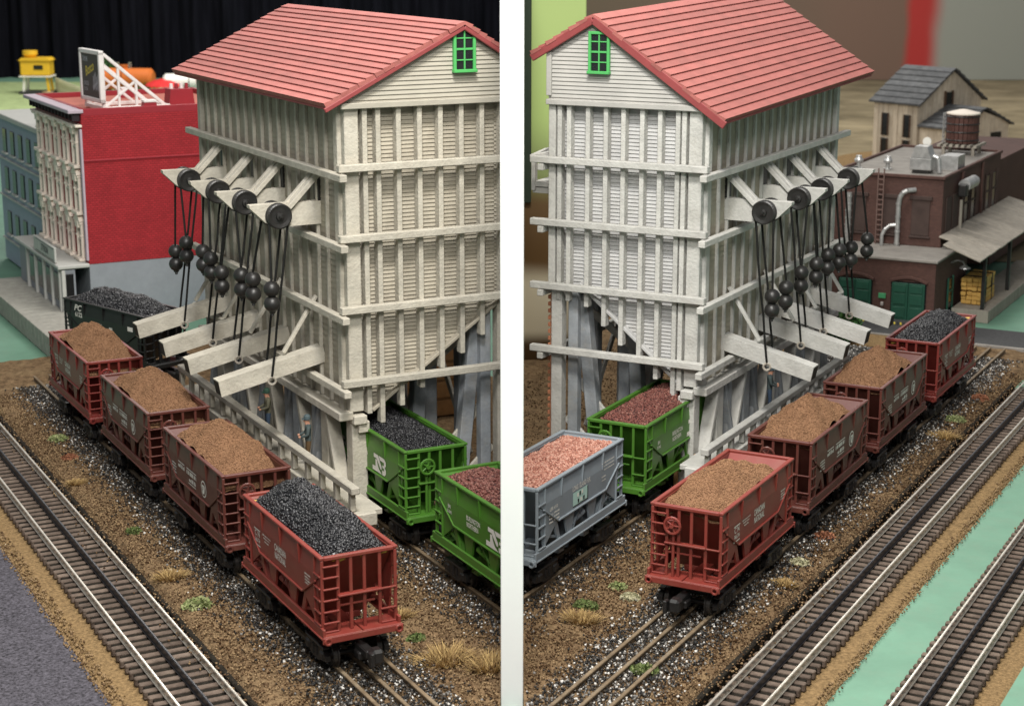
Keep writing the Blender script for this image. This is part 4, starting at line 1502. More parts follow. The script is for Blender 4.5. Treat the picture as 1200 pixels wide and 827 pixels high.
me.transform(Matrix(((0, 0, -1, -.048), (-1, 0, 0, .70), (0, 1, 0, .89), (0, 0, 0, 1))))
link('sign_lettering', me, sg)
# neighbour building further up the street
nb_ = thing('row_building', 'blue grey building beyond the red brick one at the left edge', 'building', FL.at(.22, 11.95, 0), FL.ang)
lbox('wall', FL, (1.2, 1.6, 1.05), (2.4, 3.0, 2.3), BLUEGREY, nb_, .01)
lbox('cornice', FL, (1.2, 1.6, 2.22), (2.5, 3.1, .08), SHOPLIGHT, nb_, .01)
for z in (.55, 1.25, 1.85):
    for k in range(5):
        f_ = lbox('window', FL, (-.004, .35 + .55 * k, z), (.03, .24, .36), DARKGLASS, nb_, .004)
        lbox('sill', FL, (-.02, .35 + .55 * k, z - .20), (.05, .30, .03), SHOPLIGHT, f_, .004)
    lbox('belt_course', FL, (-.01, 1.6, z - .30), (.04, 3.0, .03), SHOPLIGHT, nb_, .004)

# billboard on the roof, its face turned to the street
bb = thing('billboard', 'white framed dark billboard on a lattice stand, on the red building roof', 'billboard', FL.at(.46, 9.36, bz1 + .03), FL.ang + R(4))
bb.scale = (.95, .95, .94)
WTRIM = flat('white_billboard_paint', (0.80, 0.76, 0.74), .6)
lbox('panel', FL, (0, .42, .47), (.035, .80, .60), flat('dark_grey_panel', (0.075, 0.068, 0.06), .6), bb, .004)
for y in (0.02, .82):
    lbox('frame', FL, (0, y, .46), (.07, .06, .70), WTRIM, bb, .008)
for z in (.14, .80):
    lbox('frame', FL, (0, .42, z), (.07, .86, .06), WTRIM, bb, .008)
face = Sheet().text('DRINK', -.20, .22, .10, .01, .75).text('CANDIES', -.19, -.12, .085, .01, .62).text('COCOA', -.22, -.20, .07, .01, .62)
for k in range(5):
    face.rect(.11 + .045 * k, -.20 + .02 * (k % 2), .135 + .045 * k, .0 + .03 * (k % 3))
face.poly([(.08, -.14), (.30, -.06), (.30, -.09), (.10, -.19)])
me = face.mesh('panel_lettering', flat('grey_sign_print', (0.42, 0.42, 0.45), .6))
MT = Matrix(((0, 0, -1, -.0205), (-1, 0, 0, .42), (0, 1, 0, .47), (0, 0, 0, 1)))
me.transform(MT)
link('panel_lettering', me, bb)
yl = Sheet().text('Bosco', -.03, .09, .19, .016, .8, .25, rot=.30)
me = yl.mesh('script_lettering', flat('yellow_sign_print', (0.72, 0.58, 0.10), .6))
me.transform(MT)
link('script_lettering', me, bb)
for y in (.06, .78):
    link('stand_leg', MB().bar((.03, y, .03), (.03, y, .78), .05, .05).mesh('stand_leg', WTRIM), bb)
    link('stand_brace', MB().bar((.05, y, .78), (.92, y, .03), .045, .045).mesh('stand_brace', WTRIM), bb)
    link('stand_brace', MB().bar((.05, y, .60), (.72, y, .03), .04, .04).mesh('stand_brace', WTRIM), bb)
    link('stand_brace', MB().bar((.05, y, .05), (.50, y, .40), .035, .035).mesh('stand_brace', WTRIM), bb)
    link('stand_foot', MB().bar((.0, y, .03), (.98, y, .03), .05, .05).mesh('stand_foot', WTRIM), bb)
    for x in (.25, .50):
        link('stand_post', MB().bar((x, y, .03), (x, y, .80 - .86 * x), .035, .035).mesh('stand_post', WTRIM), bb)
for x in (.92, .03):
    link('stand_foot', MB().bar((x, .06, .035), (x, .78, .035), .05, .05).mesh('stand_foot', WTRIM), bb)
# chimneys
for (u, v, s, lab) in ((1.62, 9.82, 1.0, 'large red chimney with four pots on the roof near the tower'),
                       (1.05, 9.30, .5, 'small red chimney stub at the roof edge below the billboard stand'),
                       (1.30, 11.3, .5, 'small red chimney stub behind the billboard stand')):
    ch = thing('chimney', lab, 'chimney', FL.at(u, v, bz1 + .02), FL.ang, 'roof chimneys')
    w = .30 * s + .02
    link('stack', MB().prism([(-w / 2 - .02, 0), (w / 2 + .02, 0), (w / 2 - .01, .22 * s + .01), (-w / 2 + .01, .22 * s + .01)], -w * .4, w * .4, 'xz').mesh('stack', REDTRIM), ch)
    if s == 1.0:
        for k in range(4):
            link('chimney_pot', MB().cyl((-.105 + .07 * k, 0, .23), (-.105 + .07 * k, 0, .30), .026, .022, 10).mesh('chimney_pot', REDTRIM if k % 2 else WTRIM), ch)
    else:
        link('cap', MB().box((0, 0, .22 * s + .02), (w, w * .85, .03), .004).mesh('cap', WTRIM), ch)

# far end of the hall on the left: black curtain and toys in front of it
CURT = mat('black_curtain_cloth', (0.006, 0.006, 0.009), 0.95, 0.5, 1.2, spec=0.05, stretch=(6, 1, .3))
cu = MB()
nx = 220
xs = np.linspace(-26, -0.09, nx)
vs = [(x, 64 + .22 * math.sin(x * 5.1) + .12 * math.sin(x * 12.3), z) for z in (-.12, 7.0) for x in xs]
cu.add(vs, [[i, i + 1, nx + i + 1, nx + i] for i in range(nx - 1)])
cu.add([(x, y + .05, z) for x, y, z in vs], [[nx + i, nx + i + 1, i + 1, i] for i in range(nx - 1)])
tag(link('curtain', cu.mesh('curtain', CURT, 1, True)), 'black hall curtain hanging behind the left scene', 'curtain')
lawn = sheet('lawn', [(-26, 42), (-11.5, 42), (-9.3, 62), (-26, 62)], -0.10, mat('pale_green_lawn', (0.34, 0.42, 0.20), .9, .2, 3, spec=.1))
ORANGE = flat('orange_tank_paint', (0.62, 0.16, 0.03), .45)
YEL = flat('yellow_toy_paint', (0.80, 0.48, 0.03), .5)
FENCEM = flat('cream_fence_paint', (0.66, 0.62, 0.44), .6)
REDTOY = flat('red_toy_paint', (0.62, 0.03, 0.03), .45)
WHITETANK = flat('white_tank_paint', (0.80, 0.78, 0.72), .4)


def tank_car(x, y, rz, m, label, L=1.7, r=.26, band=None, scale=1.0, dome=True):
    t = thing('tank_car', label, 'rail car', (x, y, -.12), rz)
    s = scale
    link('tank', MB().lathe([(0, -L / 2 - .05), (r * .7, -L / 2 - .03), (r, -L / 2 + .05), (r, L / 2 - .05), (r * .7, L / 2 + .03), (0, L / 2 + .05)], (0, 0, .62), (1, 0, 0), 26).mesh('tank', m, 1, False), t)
    if dome:
        link('dome', MB().cyl((0, 0, .84), (0, 0, 1.02), .13, n=18).cyl((0, 0, 1.02), (0, 0, 1.05), .145, n=18).mesh('dome', m), t)
        hr = MB()
        for sx in (-1, 1):
            hr.tube([(sx * .2, -.1, .84), (sx * .2, -.1, 1.12), (sx * .2, .1, 1.12), (sx * .2, .1, .84)], .012)
        link('hand_rail', hr.mesh('hand_rail', STEEL), t)
    link('frame', MB().box((0, 0, .34), (L + .25, .40, .08), .01).mesh('frame', m), t)
    for sx in (-1, 1):
        tr = link('truck', MB().box((sx * L * .36, 0, .24), (.36, .44, .10), .02).mesh('truck', TRUCKM), t)
        for a in (-1, 1):
            for b_ in (-1, 1):
                link('wheel', TR[1], tr, (sx * L * .36 + a * .13, b_ * .18, .12))
        link('saddle', MB().box((sx * L * .40, 0, .44), (.10, .36, .16), .01).mesh('saddle', m), t)
    link('band', MB().lathe([(r + .004, -.012), (r + .012, -.01), (r + .012, .01), (r + .004, .012)], (0, 0, .62), (1, 0, 0), 26).mesh('band', TRUCKM), t)
    if band:
        link('emblem', MB().box((.32, -r - .0, .66), (.18, .03, .18), .01).mesh('emblem', REDTOY), t)
    return t


tank_car(-12.3, 56.0, R(-6), ORANGE, 'orange tank car in front of the black curtain', 1.85, .33)
tank_car(-10.0, 54.6, R(10), WHITETANK, 'white tank car with a red square emblem beside the left tower roof', 1.5, .27, True, dome=False)
def toy_car(x, y, rz, m, label):
    t_ = thing('toy_car', label, 'toy car', (x, y, -.10), rz, 'toy cars on the far lawn')
    link('car_body', MB().prism([(-.36, .07), (.36, .07), (.38, .16), (.33, .21), (-.34, .22), (-.38, .16)], -.15, .15, 'xz').mesh('car_body', m), t_)
    link('cabin', MB().prism([(-.22, .221), (.16, .221), (.07, .34), (-.16, .34)], -.13, .13, 'xz').mesh('cabin', DARKGLASS), t_)
    link('car_roof', MB().box((-.045, 0, .35), (.25, .25, .022), .008).mesh('car_roof', m), t_)
    for sx in (-.22, .22):
        for sy in (-.15, .15):
            link('wheel', MB().cyl((sx, sy - .025, .075), (sx, sy + .025, .075), .075, n=14).mesh('wheel', TRUCKM), t_)


toy_car(-10.45, 53.4, R(20), REDTOY, 'small red toy car on the lawn between parasol and red roof')
toy_car(-9.45, 51.2, R(-35), WHITETANK, 'small white toy car close to the left tower roof')
toy_car(-11.55, 54.6, R(8), flat('pale_blue_toy', (.30, .45, .62), .4), 'pale blue toy car below the orange tank car')
toy_car(-14.2, 54.0, R(-30), flat('tan_toy', (.55, .38, .2), .5), 'tan toy car by the cream fence at the far left')
toy_car(-13.0, 54.4, R(15), REDTOY, 'small red toy car behind the billboard panel')
# yellow gantry toy at the left edge
t = thing('loading_gantry', 'yellow toy loading gantry with white legs at the left edge', 'gantry', (-15.45, 57.5, -.12), 0)
t.scale = (1.0, 1.0, .88)
for sx in (-1, 1):
    for sy in (-1, 1):
        link('leg', MB().bar((sx * .42, sy * .25, 0), (sx * .36, sy * .22, .72), .08, .08).mesh('leg', WHITETANK if sx < 0 else YEL), t)
link('cabin', MB().box((0, 0, .98), (.95, .62, .55), .03).mesh('cabin', YEL), t)
link('roof', MB().prism([(-.52, 1.24), (.52, 1.24), (.42, 1.34), (-.42, 1.34)], -.35, .35, 'xz').mesh('roof', YEL), t)
link('hopper', MB().lathe([(.14, 0), (.24, .12), (.24, .26), (.0, .27)], (-.2, 0, 1.33), n=16).mesh('hopper', YEL), t)
link('window', MB().box((.12, -.315, 1.0), (.3, .02, .16), .005).mesh('window', DARKGLASS), t)
link('deck', MB().box((0, 0, .66), (1.05, .7, .05), .01).mesh('deck', WHITETANK), t)
link('base', MB().box((0, 0, .06), (1.1, .75, .12), .02).mesh('base', flat('checkered_dark', (0.03, .03, .03), .6)), t)
# cream fence running back
def picket(x0, y0, x1, y1, label):
    f_ = thing('picket_fence', label, 'fence', (x0, y0, -.12), math.atan2(y1 - y0, x1 - x0))
    L_ = math.hypot(x1 - x0, y1 - y0)
    n_ = max(2, int(L_ / .14))
    pm = MB().box((0, 0, .26), (.085, .02, .52), .006).mesh('picket', FENCEM)
    for k in range(n_):
        link('picket', pm, f_, (k * L_ / n_, 0, 0))
    for z in (.14, .40):
        link('fence_rail', MB().box((L_ / 2, .02, z), (L_, .03, .05), .004).mesh('fence_rail', FENCEM), f_)


picket(-14.95, 57.8, -12.0, 51.2, 'cream picket fence running back behind the billboard')
picket(-10.5, 50.2, -8.6, 50.6, 'cream picket fence in front of the white tank car')


def leaf_ball(name, label, cat, x, y, z, r, m, n=500, lr=.05, trunk=True, sq=(1, 1, 1), group=None, seed=1):
    rg = np.random.default_rng(seed)
    d = rg.normal(size=(n, 3))
    d /= np.linalg.norm(d, axis=1)[:, None]
    lump = 1 + .22 * np.sin(d[:, 0] * 5 + seed) * np.cos(d[:, 1] * 6 + seed * 2) + .15 * np.sin(d[:, 2] * 9)
    P = d * (r * lump * rg.uniform(.55, 1.0, n) ** .5)[:, None] * np.array(sq)
    A = rand_rot(n)
    tri = np.array([(-1, -.5, 0), (1, -.5, 0), (0, 1, .2)]) * lr
    V = (np.einsum('nij,kj->nki', A, tri) * rg.uniform(.6, 1.4, (n, 1, 1)) + P[:, None, :] + np.array((0, 0, z))).reshape(-1, 3)
    F_ = np.arange(n * 3).reshape(-1, 3)
    t = thing(name, label, cat, (x, y, 0), 0, group)
    link('crown', tri_mesh('crown', V, F_, rg.integers(0, len(m), n), m), t)
    if trunk:
        link('trunk', MB().cyl((0, 0, -.12), (0, 0, z), r * .10, r * .05, 8).mesh('trunk', TIE), t)
    return t


LEAF = [flat('leaf_green', (0.045, 0.13, 0.035), .8), flat('leaf_dark', (0.022, 0.065, 0.02), .8), flat('leaf_light', (0.09, 0.20, 0.05), .8)]
leaf_ball('round_bush', 'round green bush beside the cream fence and the billboard', 'bush', -13.35, 57.8, .42, .52, LEAF, 900, .06, seed=2)
leaf_ball('round_bush', 'small dark green bush under the orange tank car', 'bush', -11.3, 54.0, .12, .30, LEAF, 500, .05, seed=4, group='low bushes')
leaf_ball('round_bush', 'small dark green bush close to the white tank car', 'bush', -9.75, 51.9, .15, .28, LEAF, 500, .05, seed=6, group='low bushes')
leaf_ball('round_bush', 'small dark green bush by the red parasol', 'bush', -10.6, 52.2, .15, .32, LEAF, 500, .05, seed=5, group='low bushes')
t = thing('parasol', 'low red parasol between the orange and white tank cars', 'parasol', (-10.75, 54.4, -.12), 0)
link('canopy', MB().lathe([(.62, .52), (.60, .56), (.30, .70), (0, .76)], (0, 0, 0), n=12).mesh('canopy', REDTOY), t)
link('pole', MB().cyl((0, 0, 0), (0, 0, .6), .025, n=8).mesh('pole', TRUCKM), t)

# odds and ends seen through the legs of the left tower
t = thing('wooden_crate', 'plain tan wooden crate behind the legs of the left tower', 'crate', FL.at(2.25, 3.1, -.03), FL.ang)
TANW = mat('tan_plywood', (0.50, 0.29, 0.13), .7, .15, 6, .2, 40)
for k in range(4):
    link('slat', MB().box((0, -.21, .10 + .2 * k), (.5, .02, .17), .006).mesh('slat', TANW), t)
    link('slat', MB().box((-.26, 0, .10 + .2 * k), (.02, .4, .17), .006).mesh('slat', TANW), t)
link('crate_frame', MB().box((0, 0, .4), (.48, .38, .78), .01).mesh('crate_frame', TANW), t)
t = thing('black_box', 'black box with a white lid behind the legs of the left tower', 'box', FL.at(2.9, 4.2, -.03), FL.ang)
link('carton', MB().box((0, 0, .55), (.55, .4, 1.1), .02).mesh('carton', BLACKW), t)
link('lid', MB().box((0, 0, 1.28), (.58, .44, .36), .02).mesh('lid', SHOPLIGHT), t)


# ================================================================ RIGHT BACKGROUND
MAROON = brick_mat('maroon_brick_sheet', (0.100, 0.050, 0.040), (0.082, 0.045, 0.038), 11.0, 0.16)
MAROOND = mat('plain_maroon_panel', (0.062, 0.040, 0.034), .85, .2, 5, .1, 40)
SLABR = mat('grey_tar_roof', (0.27, 0.25, 0.225), .85, .15, 5, .2, 40, dirt=(.12, .11, .1), dirt_amt=.4)
DOORG = mat('dark_green_door_paint', (0.012, 0.072, 0.045), .55, .15, 8)
METAL = mat('dull_zinc', (0.50, 0.50, 0.49), .42, .25, 10, metal=.7)
GREYW = mat('weathered_plank', (0.31, 0.28, 0.235), .85, .2, 12, .3, 40, stretch=(1, 1, .15), tint=0.14)
DARKROAD = mat('dark_grey_road', (0.045, 0.045, 0.046), .85, .25, 20, .2, 50)

fb = thing('brick_factory', 'dark maroon brick factory with flat roofs and green doors behind the coal cars', 'building', FR.at(0, 0, 0), FR.ang)


def fbox(name, u0, u1, v0, v1, z0, z1, m, parent=fb, b=.006):
    return link(name, MB().box(((u0 + u1) / 2, (v0 + v1) / 2, (z0 + z1) / 2), (u1 - u0, v1 - v0, z1 - z0), b).mesh(name, m, -1), parent)


fbox('annex_wall', -.05, 2.3, 8.2, 9.9, -.12, .775, MAROON)
fbox('annex_roof', -.075, 2.32, 8.17, 9.92, .775, .81, SLABR)
fbox('upper_wall', .16, 1.70, 9.2, 12.6, .81, 1.74, MAROON)
fbox('upper_wing', .24, 1.70, 12.60, 16, .0, 1.60, MAROON)
fbox('roof_deck', .19, 1.67, 9.23, 12.57, 1.745, 1.752, SLABR)
for (u0, u1, v0, v1) in ((.14, 1.72, 9.17, 9.225), (.14, 1.72, 12.575, 12.63), (.14, .19, 9.226, 12.574), (1.67, 1.72, 9.226, 12.574)):
    fbox('parapet', u0, u1, v0, v1, 1.742, 1.785, MAROON)
# green double doors under low brick arches
for u0 in (.075, .80):
    f_ = fbox('door_recess', u0 - .015, u0 + .46, 8.188, 8.198, -.02, .50, DARKGLASS, b=.002)
    for s in (0, 1):
        d_ = fbox('door', u0 + .225 * s, u0 + .22 + .225 * s, 8.168, 8.187, -.02, .485, DOORG)
        for z in (.02, .20, .36):
            fbox('door_panel', u0 + .03 + .225 * s, u0 + .19 + .225 * s, 8.158, 8.170, z, z + (.14 if z < .3 else .10), DOORG, d_)
    pts = []
    ar = MB()
    for k in range(8):
        a0, a1 = -.03 + .505 * k / 8, -.03 + .505 * (k + 1) / 8
        h = lambda a: .50 + .06 * math.sin(math.pi * (a + .03) / .505)
        ar.bar((u0 + a0, 8.185, h(a0)), (u0 + a1, 8.185, h(a1)), .04, .035, .003)
    link('door_arch', ar.mesh('door_arch', MAROON, -1), fb)
fbox('notice', .60, .70, 8.18, 8.197, .25, .32, flat('green_notice', (0.06, 0.30, 0.13), .6))
fbox('meter_box', .625, .665, 8.17, 8.197, .15, .20, flat('pale_meter', (0.4, 0.36, 0.34), .6))
fbox('plinth', -.08, 2.3, 8.14, 8.199, -.12, -.03, SLABR)
# side door and lamp on the near corner
sd_ = fbox('side_window', -.075, -.051, 8.82, 9.06, .02, .46, DARKGLASS)
fbox('frame', -.085, -.06, 8.80, 8.83, .0, .48, DOORG, sd_)
fbox('frame', -.085, -.06, 9.05, 9.08, .0, .48, DOORG, sd_)
fbox('frame', -.085, -.06, 8.83, 9.05, .27, .30, DOORG, sd_)
lp = MB().tube([(-.05, 9.0, .66), (-.14, 8.98, .70), (-.22, 8.96, .69), (-.25, 8.95, .65)], .012).lathe([(.02, .0), (.07, -.03), (.075, -.045), (0, -.046)], (-.25, 8.95, .65), n=14)
link('wall_lamp', lp.mesh('wall_lamp', METAL, -1), fb)
# blind window panels and real windows
for u0, u1 in ((.33, .58), (.76, 1.02), (1.22, 1.48)):
    p_ = fbox('blind_window', u0, u1, 9.182, 9.199, .96, 1.45, MAROOND, b=.004)
    fbox('lintel', u0 - .03, u1 + .03, 9.165, 9.199, 1.45, 1.505, MAROOND, p_)
    fbox('sill', u0 - .02, u1 + .02, 9.168, 9.199, .925, .955, MAROOND, p_)
for v0 in (9.36, 9.72):
    fbox('blind_window', .142, .159, v0, v0 + .28, .98, 1.48, MAROOND, b=.004)
for v0 in (10.35, 10.75, 11.65, 12.05):
    w_ = fbox('window', .150, .159, v0, v0 + .27, 1.0, 1.50, DARKGLASS, b=.002)
    fbox('frame', .135, .158, v0 - .03, v0, .97, 1.53, MAROOND, w_)
    fbox('frame', .135, .158, v0 + .27, v0 + .30, .97, 1.53, MAROOND, w_)
    fbox('sill', .120, .158, v0 - .04, v0 + .31, .94, .975, MAROOND, w_)
    fbox('muntin', .140, .150, v0, v0 + .27, 1.25, 1.275, MAROOND, w_)
for v0 in (10.15, 11.35):
    fbox('pier', .125, .158, v0, v0 + .10, .82, 1.74, MAROON)
# ladder against the upper wall
la = thing('wall_ladder', 'thin brown ladder against the maroon factory wall', 'ladder', FR.at(0, 0, 0), FR.ang)
LADM = flat('brown_ladder_metal', (0.16, 0.10, 0.085), .6)
for u in (.965, 1.045):
    fbox('stile', u - .008, u + .008, 9.11, 9.13, .81, 1.86, LADM, la, .002)
for k in range(14):
    fbox('rung', .972, 1.038, 9.114, 9.126, .86 + .07 * k, .874 + .07 * k, LADM, la, .002)
# pipe with an elbow, second branch
pp = thing('vent_pipe', 'grey elbow pipe rising from the annex roof into the maroon wall', 'pipe', FR.at(0, 0, 0), FR.ang)
m_ = MB().tube([(.74, 9.10, .81), (.74, 9.10, 1.40), (.725, 9.10, 1.48), (.69, 9.105, 1.545), (.63, 9.12, 1.58), (.54, 9.19, 1.585)], .034, 12)
link('pipe', m_.mesh('pipe', METAL, -1), pp)
for z in (.83, 1.0, 1.2, 1.38):
    link('pipe_band', MB().cyl((.74, 9.10, z), (.74, 9.10, z + .025), .04, n=12).mesh('pipe_band', METAL, -1), pp)
m_ = MB().tube([(.93, 9.02, .81), (.93, 9.02, .95), (.90, 9.03, 1.03), (.84, 9.07, 1.09), (.75, 9.10, 1.10)], .026, 12)
link('branch_pipe', m_.mesh('branch_pipe', METAL, -1), pp)
pp = thing('vent_pipe', 'pale upright pipe on the wall close to the right tower pulleys', 'pipe', FR.at(0, 0, 0), FR.ang)
link('pipe', MB().cyl((1.44, 9.10, .81), (1.44, 9.10, 1.5), .04, n=12).mesh('pipe', METAL, -1), pp)
for k in range(7):
    link('pipe_band', MB().cyl((1.44, 9.10, .84 + .1 * k), (1.44, 9.10, .86 + .1 * k), .047, n=12).mesh('pipe_band', METAL, -1), pp)
# dust collector on the side wall with downpipe
dc = thing('dust_collector', 'rusty drum and downpipe on the right side wall of the maroon factory', 'dust collector', FR.at(0, 0, 0), FR.ang)
link('drum', MB().cyl((.06, 9.95, 1.58), (.06, 10.5, 1.58), .085, n=16).mesh('drum', METAL, -1), dc)
link('motor', MB().box((.06, 9.90, 1.52), (.13, .12, .18), .02).mesh('motor', BLACKW, -1), dc)
link('downpipe', MB().tube([(.09, 9.95, 1.38), (.09, 9.95, .95)], .022, 10).mesh('downpipe', GREYW, -1), dc)
# roof furniture
ac = thing('roof_cooler', 'boxy pale metal cooler with a round fan on the factory roof', 'roof cooler', FR.at(.62, 9.72, 1.75), FR.ang)
fbox('casing', -.17, .13, -.12, .14, .05, .22, METAL, ac, .01)
link('hood', MB().prism([(-.16, .221), (.12, .221), (.07, .38), (-.10, .38)], -.12, .14, 'xz').mesh('hood', METAL, -1), ac)
link('fan_disc', MB().cyl((-.02, .16, .42), (-.02, .18, .42), .06, n=18).mesh('fan_disc', WHITETANK, -1), ac)
fbox('stand', -.14, .10, -.1, .12, .0, .05, BLACKW, ac)
link('duct', MB().tube([(-.17, -.02, .25), (-.24, -.02, .22), (-.26, -.02, .02)], .035, 10).mesh('duct', METAL, -1), ac)
sk = thing('roof_skylight', 'curved zinc ventilator hood lying on the factory roof', 'ventilator', FR.at(.42, 10.35, 1.75), FR.ang)
pts = [(.0, .0)] + [(.20 * (1 - math.cos(a)), .20 * math.sin(a)) for a in [math.pi / 2 * k / 6 for k in range(7)]] + [(.40, .20), (.40, .0)]
link('hood', MB().prism([(-a + .2, b_) for a, b_ in pts], -.18, .22, 'xz').mesh('hood', METAL, -1), sk)
for (u, v, lab) in ((1.52, 9.75, 'small mushroom vent at the left end of the factory roof'), (1.13, 9.85, 'small mushroom vent between the left vent and the roof cooler')):
    mv = thing('roof_vent', lab, 'roof vent', FR.at(u, v, 1.75), FR.ang, 'roof vents')
    link('stem', MB().cyl((0, 0, 0), (0, 0, .10), .03, n=12).cyl((0, 0, 0), (0, 0, .02), .06, n=12).mesh('stem', METAL, -1), mv)
    link('cap', MB().lathe([(.06, .10), (.065, .13), (.045, .16), (.04, .19), (0, .195)], n=14).mesh('cap', METAL, -1), mv)
# plank canopy
cp = thing('plank_canopy', 'grey plank canopy roof sloping out from the maroon factory', 'canopy', FR.at(0, 0, 0), FR.ang)
for k in range(16):
    v = 8.62 + .30 * k + random.uniform(-.01, .01)
    link('plank', MB().bar((.155 if v > 9.2 else -.056, v, .985), (-.56, v, .80 + random.uniform(-.006, .006)), .285, .025, .006).mesh('plank', GREYW, -1), cp)
for v in (9.0, 10.5, 12):
    fbox('canopy_post', -.52, -.47, v, v + .05, -.1, .80, BLACKW, cp)
lm = thing('loading_platform', 'low grey loading platform under the plank canopy', 'platform', FR.at(0, 0, 0), FR.ang)
fbox('deck', -.60, -.10, 8.95, 13, -.12, .05, GREYW, lm)
# stacked yellow lumber
LUM = mat('yellow_lumber', (0.55, 0.33, 0.085), .7, .2, 7, .2, 40)
for j, lab in ((0, 'lower bundle of yellow lumber on the platform beside the factory'), (1, 'upper bundle of yellow lumber strapped on top of the lower bundle')):
    lu = thing('lumber_bundle', lab, 'lumber bundle', FR.at(0, 0, 0), FR.ang, 'yellow lumber bundles')
    for a in range(4):
        for z in range(3):
            fbox('board', -.44 + .075 * a + random.uniform(-.006, .006), -.37 + .075 * a, 9.25 + random.uniform(-.03, .03), 9.95, .06 + .19 * j + .058 * z, .113 + .19 * j + .058 * z, LUM, lu, .005)
    for v in (9.40, 9.75):
        fbox('strap', -.452, -.126, v, v + .02, .055 + .19 * j, .242 + .19 * j, BLACKW, lu, .002)
# yard: road, hazard edge, tan strip
for nm, m2, u0, u1, v0, v1, z in (('yard_road', DARKROAD, -4.5, 2.6, 7.22, 8.14, -.005), ('yard_kerb', SLABR, -4.5, 2.6, 7.16, 7.21, .0), ('sand_strip', CORK, -.7, 1.6, 6.50, 7.15, -.012)):
    q = MB().box(((u0 + u1) / 2, (v0 + v1) / 2, z - .05), (u1 - u0, v1 - v0, .10), .004)
    tag(link(nm, q.mesh(nm, m2, -1), None, FR.O, (0, 0, FR.ang)), kind='structure')
hz = thing('hazard_edging', 'yellow and black striped edging before the green doors', 'hazard edging', FR.at(0, 0, 0), FR.ang)
HY = flat('hazard_yellow', (0.60, 0.47, 0.05), .6)
for k in range(24):
    u = .02 + .042 * k
    link('stripe', MB().bar((u, 7.80, .004), (u + .03, 7.90, .004), .021, .012, .002).mesh('stripe', HY if k % 2 == 0 else BLACKW, -1), hz)
leaf_ball('green_bush', 'bright green leafy bush behind the far loading chutes on the right', 'bush', *FR.at(.72, 6.6)[:2], .18, .26, [LEAF[0], LEAF[2], LEAF[1]], 900, .035, seed=8)
scatter('ballast', FR, [(-.4, .7, 4.6, 6.4, 1)], 6000, .018, -.02, BALLAST, (.4, .25, .25, .1), 'coarse grey stones beyond the right walkway')

# weathered house on the rise, water tank on the factory roof
fld = sheet('far_field', [(0.09, 27.5), (30, 27.5), (30, 62.84), (0.09, 62.84)], -0.105, mat('olive_brown_field', (0.20, 0.165, 0.105), .95, .45, .35, .3, 6, spec=.05))
SL = mat('charcoal_slate', (0.075, 0.078, 0.082), .7, .3, 6, .3, 40, dirt=(.22, .22, .22), dirt_amt=.45, tint=0.2)
TIMB = mat('bleached_timber', (0.60, 0.52, 0.41), .85, .18, 5, .3, 30, stretch=(5, 5, .4), dirt=(.25, .17, .1), dirt_amt=.45, tint=0.16)
phi = R(38)
hs = thing('timber_house', 'weathered timber house with dark slate roof behind the factory', 'house', (8.99, 38.85, -.10), phi)
g_, l_ = 2.2, 1.25
wl = MB()
n_ = 14
for k in range(n_):      # gable planks
    x0, x1 = g_ * k / n_, g_ * (k + 1) / n_
    hh = lambda x: 1.42 + .70 * (1 - abs(x - g_ / 2) / (g_ / 2))
    link('plank', MB().prism([(x0 + .008, 0), (x1 - .008, 0), (x1 - .008, hh(x1)), (x0 + .008, hh(x0))], 0, .03 + random.uniform(-.006, .006), 'xz').mesh('plank', TIMB), hs)
for k in range(9):
    y0, y1 = l_ * k / 9, l_ * (k + 1) / 9
    link('plank', MB().box((-.015 + random.uniform(-.005, .005), (y0 + y1) / 2, .71), (.03, y1 - y0 - .012, 1.42), .005).mesh('plank', TIMB), hs)
link('wall', MB().prism([(.02, 0), (g_ - .01, 0), (g_ - .01, 1.41), (g_ / 2, 2.10), (.02, 1.41)], .032, l_, 'xz').mesh('wall', TIMB), hs)
for s in (0, 1):
    xa, za, xb, zb = (-.10, 1.38, g_ / 2, 2.15) if s == 0 else (g_ + .10, 1.38, g_ / 2, 2.15)
    for k in range(7):
        t0, t1 = k / 7, (k + 1.35) / 7
        t1 = min(t1, 1)
        a = (xa + (xb - xa) * t0, za + (zb - za) * t0 + .045)
        c = (xa + (xb - xa) * t1, za + (zb - za) * t1 + .012)
        link('slate_course', MB().prism([(a[0], a[1] - .045), a, c, (c[0], c[1] - .03)], -.10, l_ + .1, 'xz').mesh('slate_course', SL), hs)
for (x, z, w, h) in ((1.0, 1.05, .26, .58),):
    wn = link('window', MB().box((x, -.012, z + h / 2), (w, .03, h), .004).mesh('window', DARKGLASS), hs)
    link('frame', MB().box((x - w / 2, -.02, z + h / 2), (.04, .05, h + .06), .004).box((x + w / 2, -.02, z + h / 2), (.04, .05, h + .06), .004).box((x, -.02, z + h * .5), (w, .045, .03), .004).mesh('frame', flat('brown_frame', (.09, .05, .03), .7)), wn)
for (y, z, h) in ((.28, .15, .45), (.28, .66, .50), (.90, .15, .45), (.90, .66, .50)):
    wn = link('window', MB().box((-.03, y, z + h / 2), (.03, .16, h), .004).mesh('window', DARKGLASS), hs)
    link('frame', MB().box((-.042, y - .09, z + h / 2), (.03, .025, h), .004).box((-.042, y + .09, z + h / 2), (.03, .025, h), .004).mesh('frame', flat('brown_frame', (.09, .05, .03), .7)), wn)
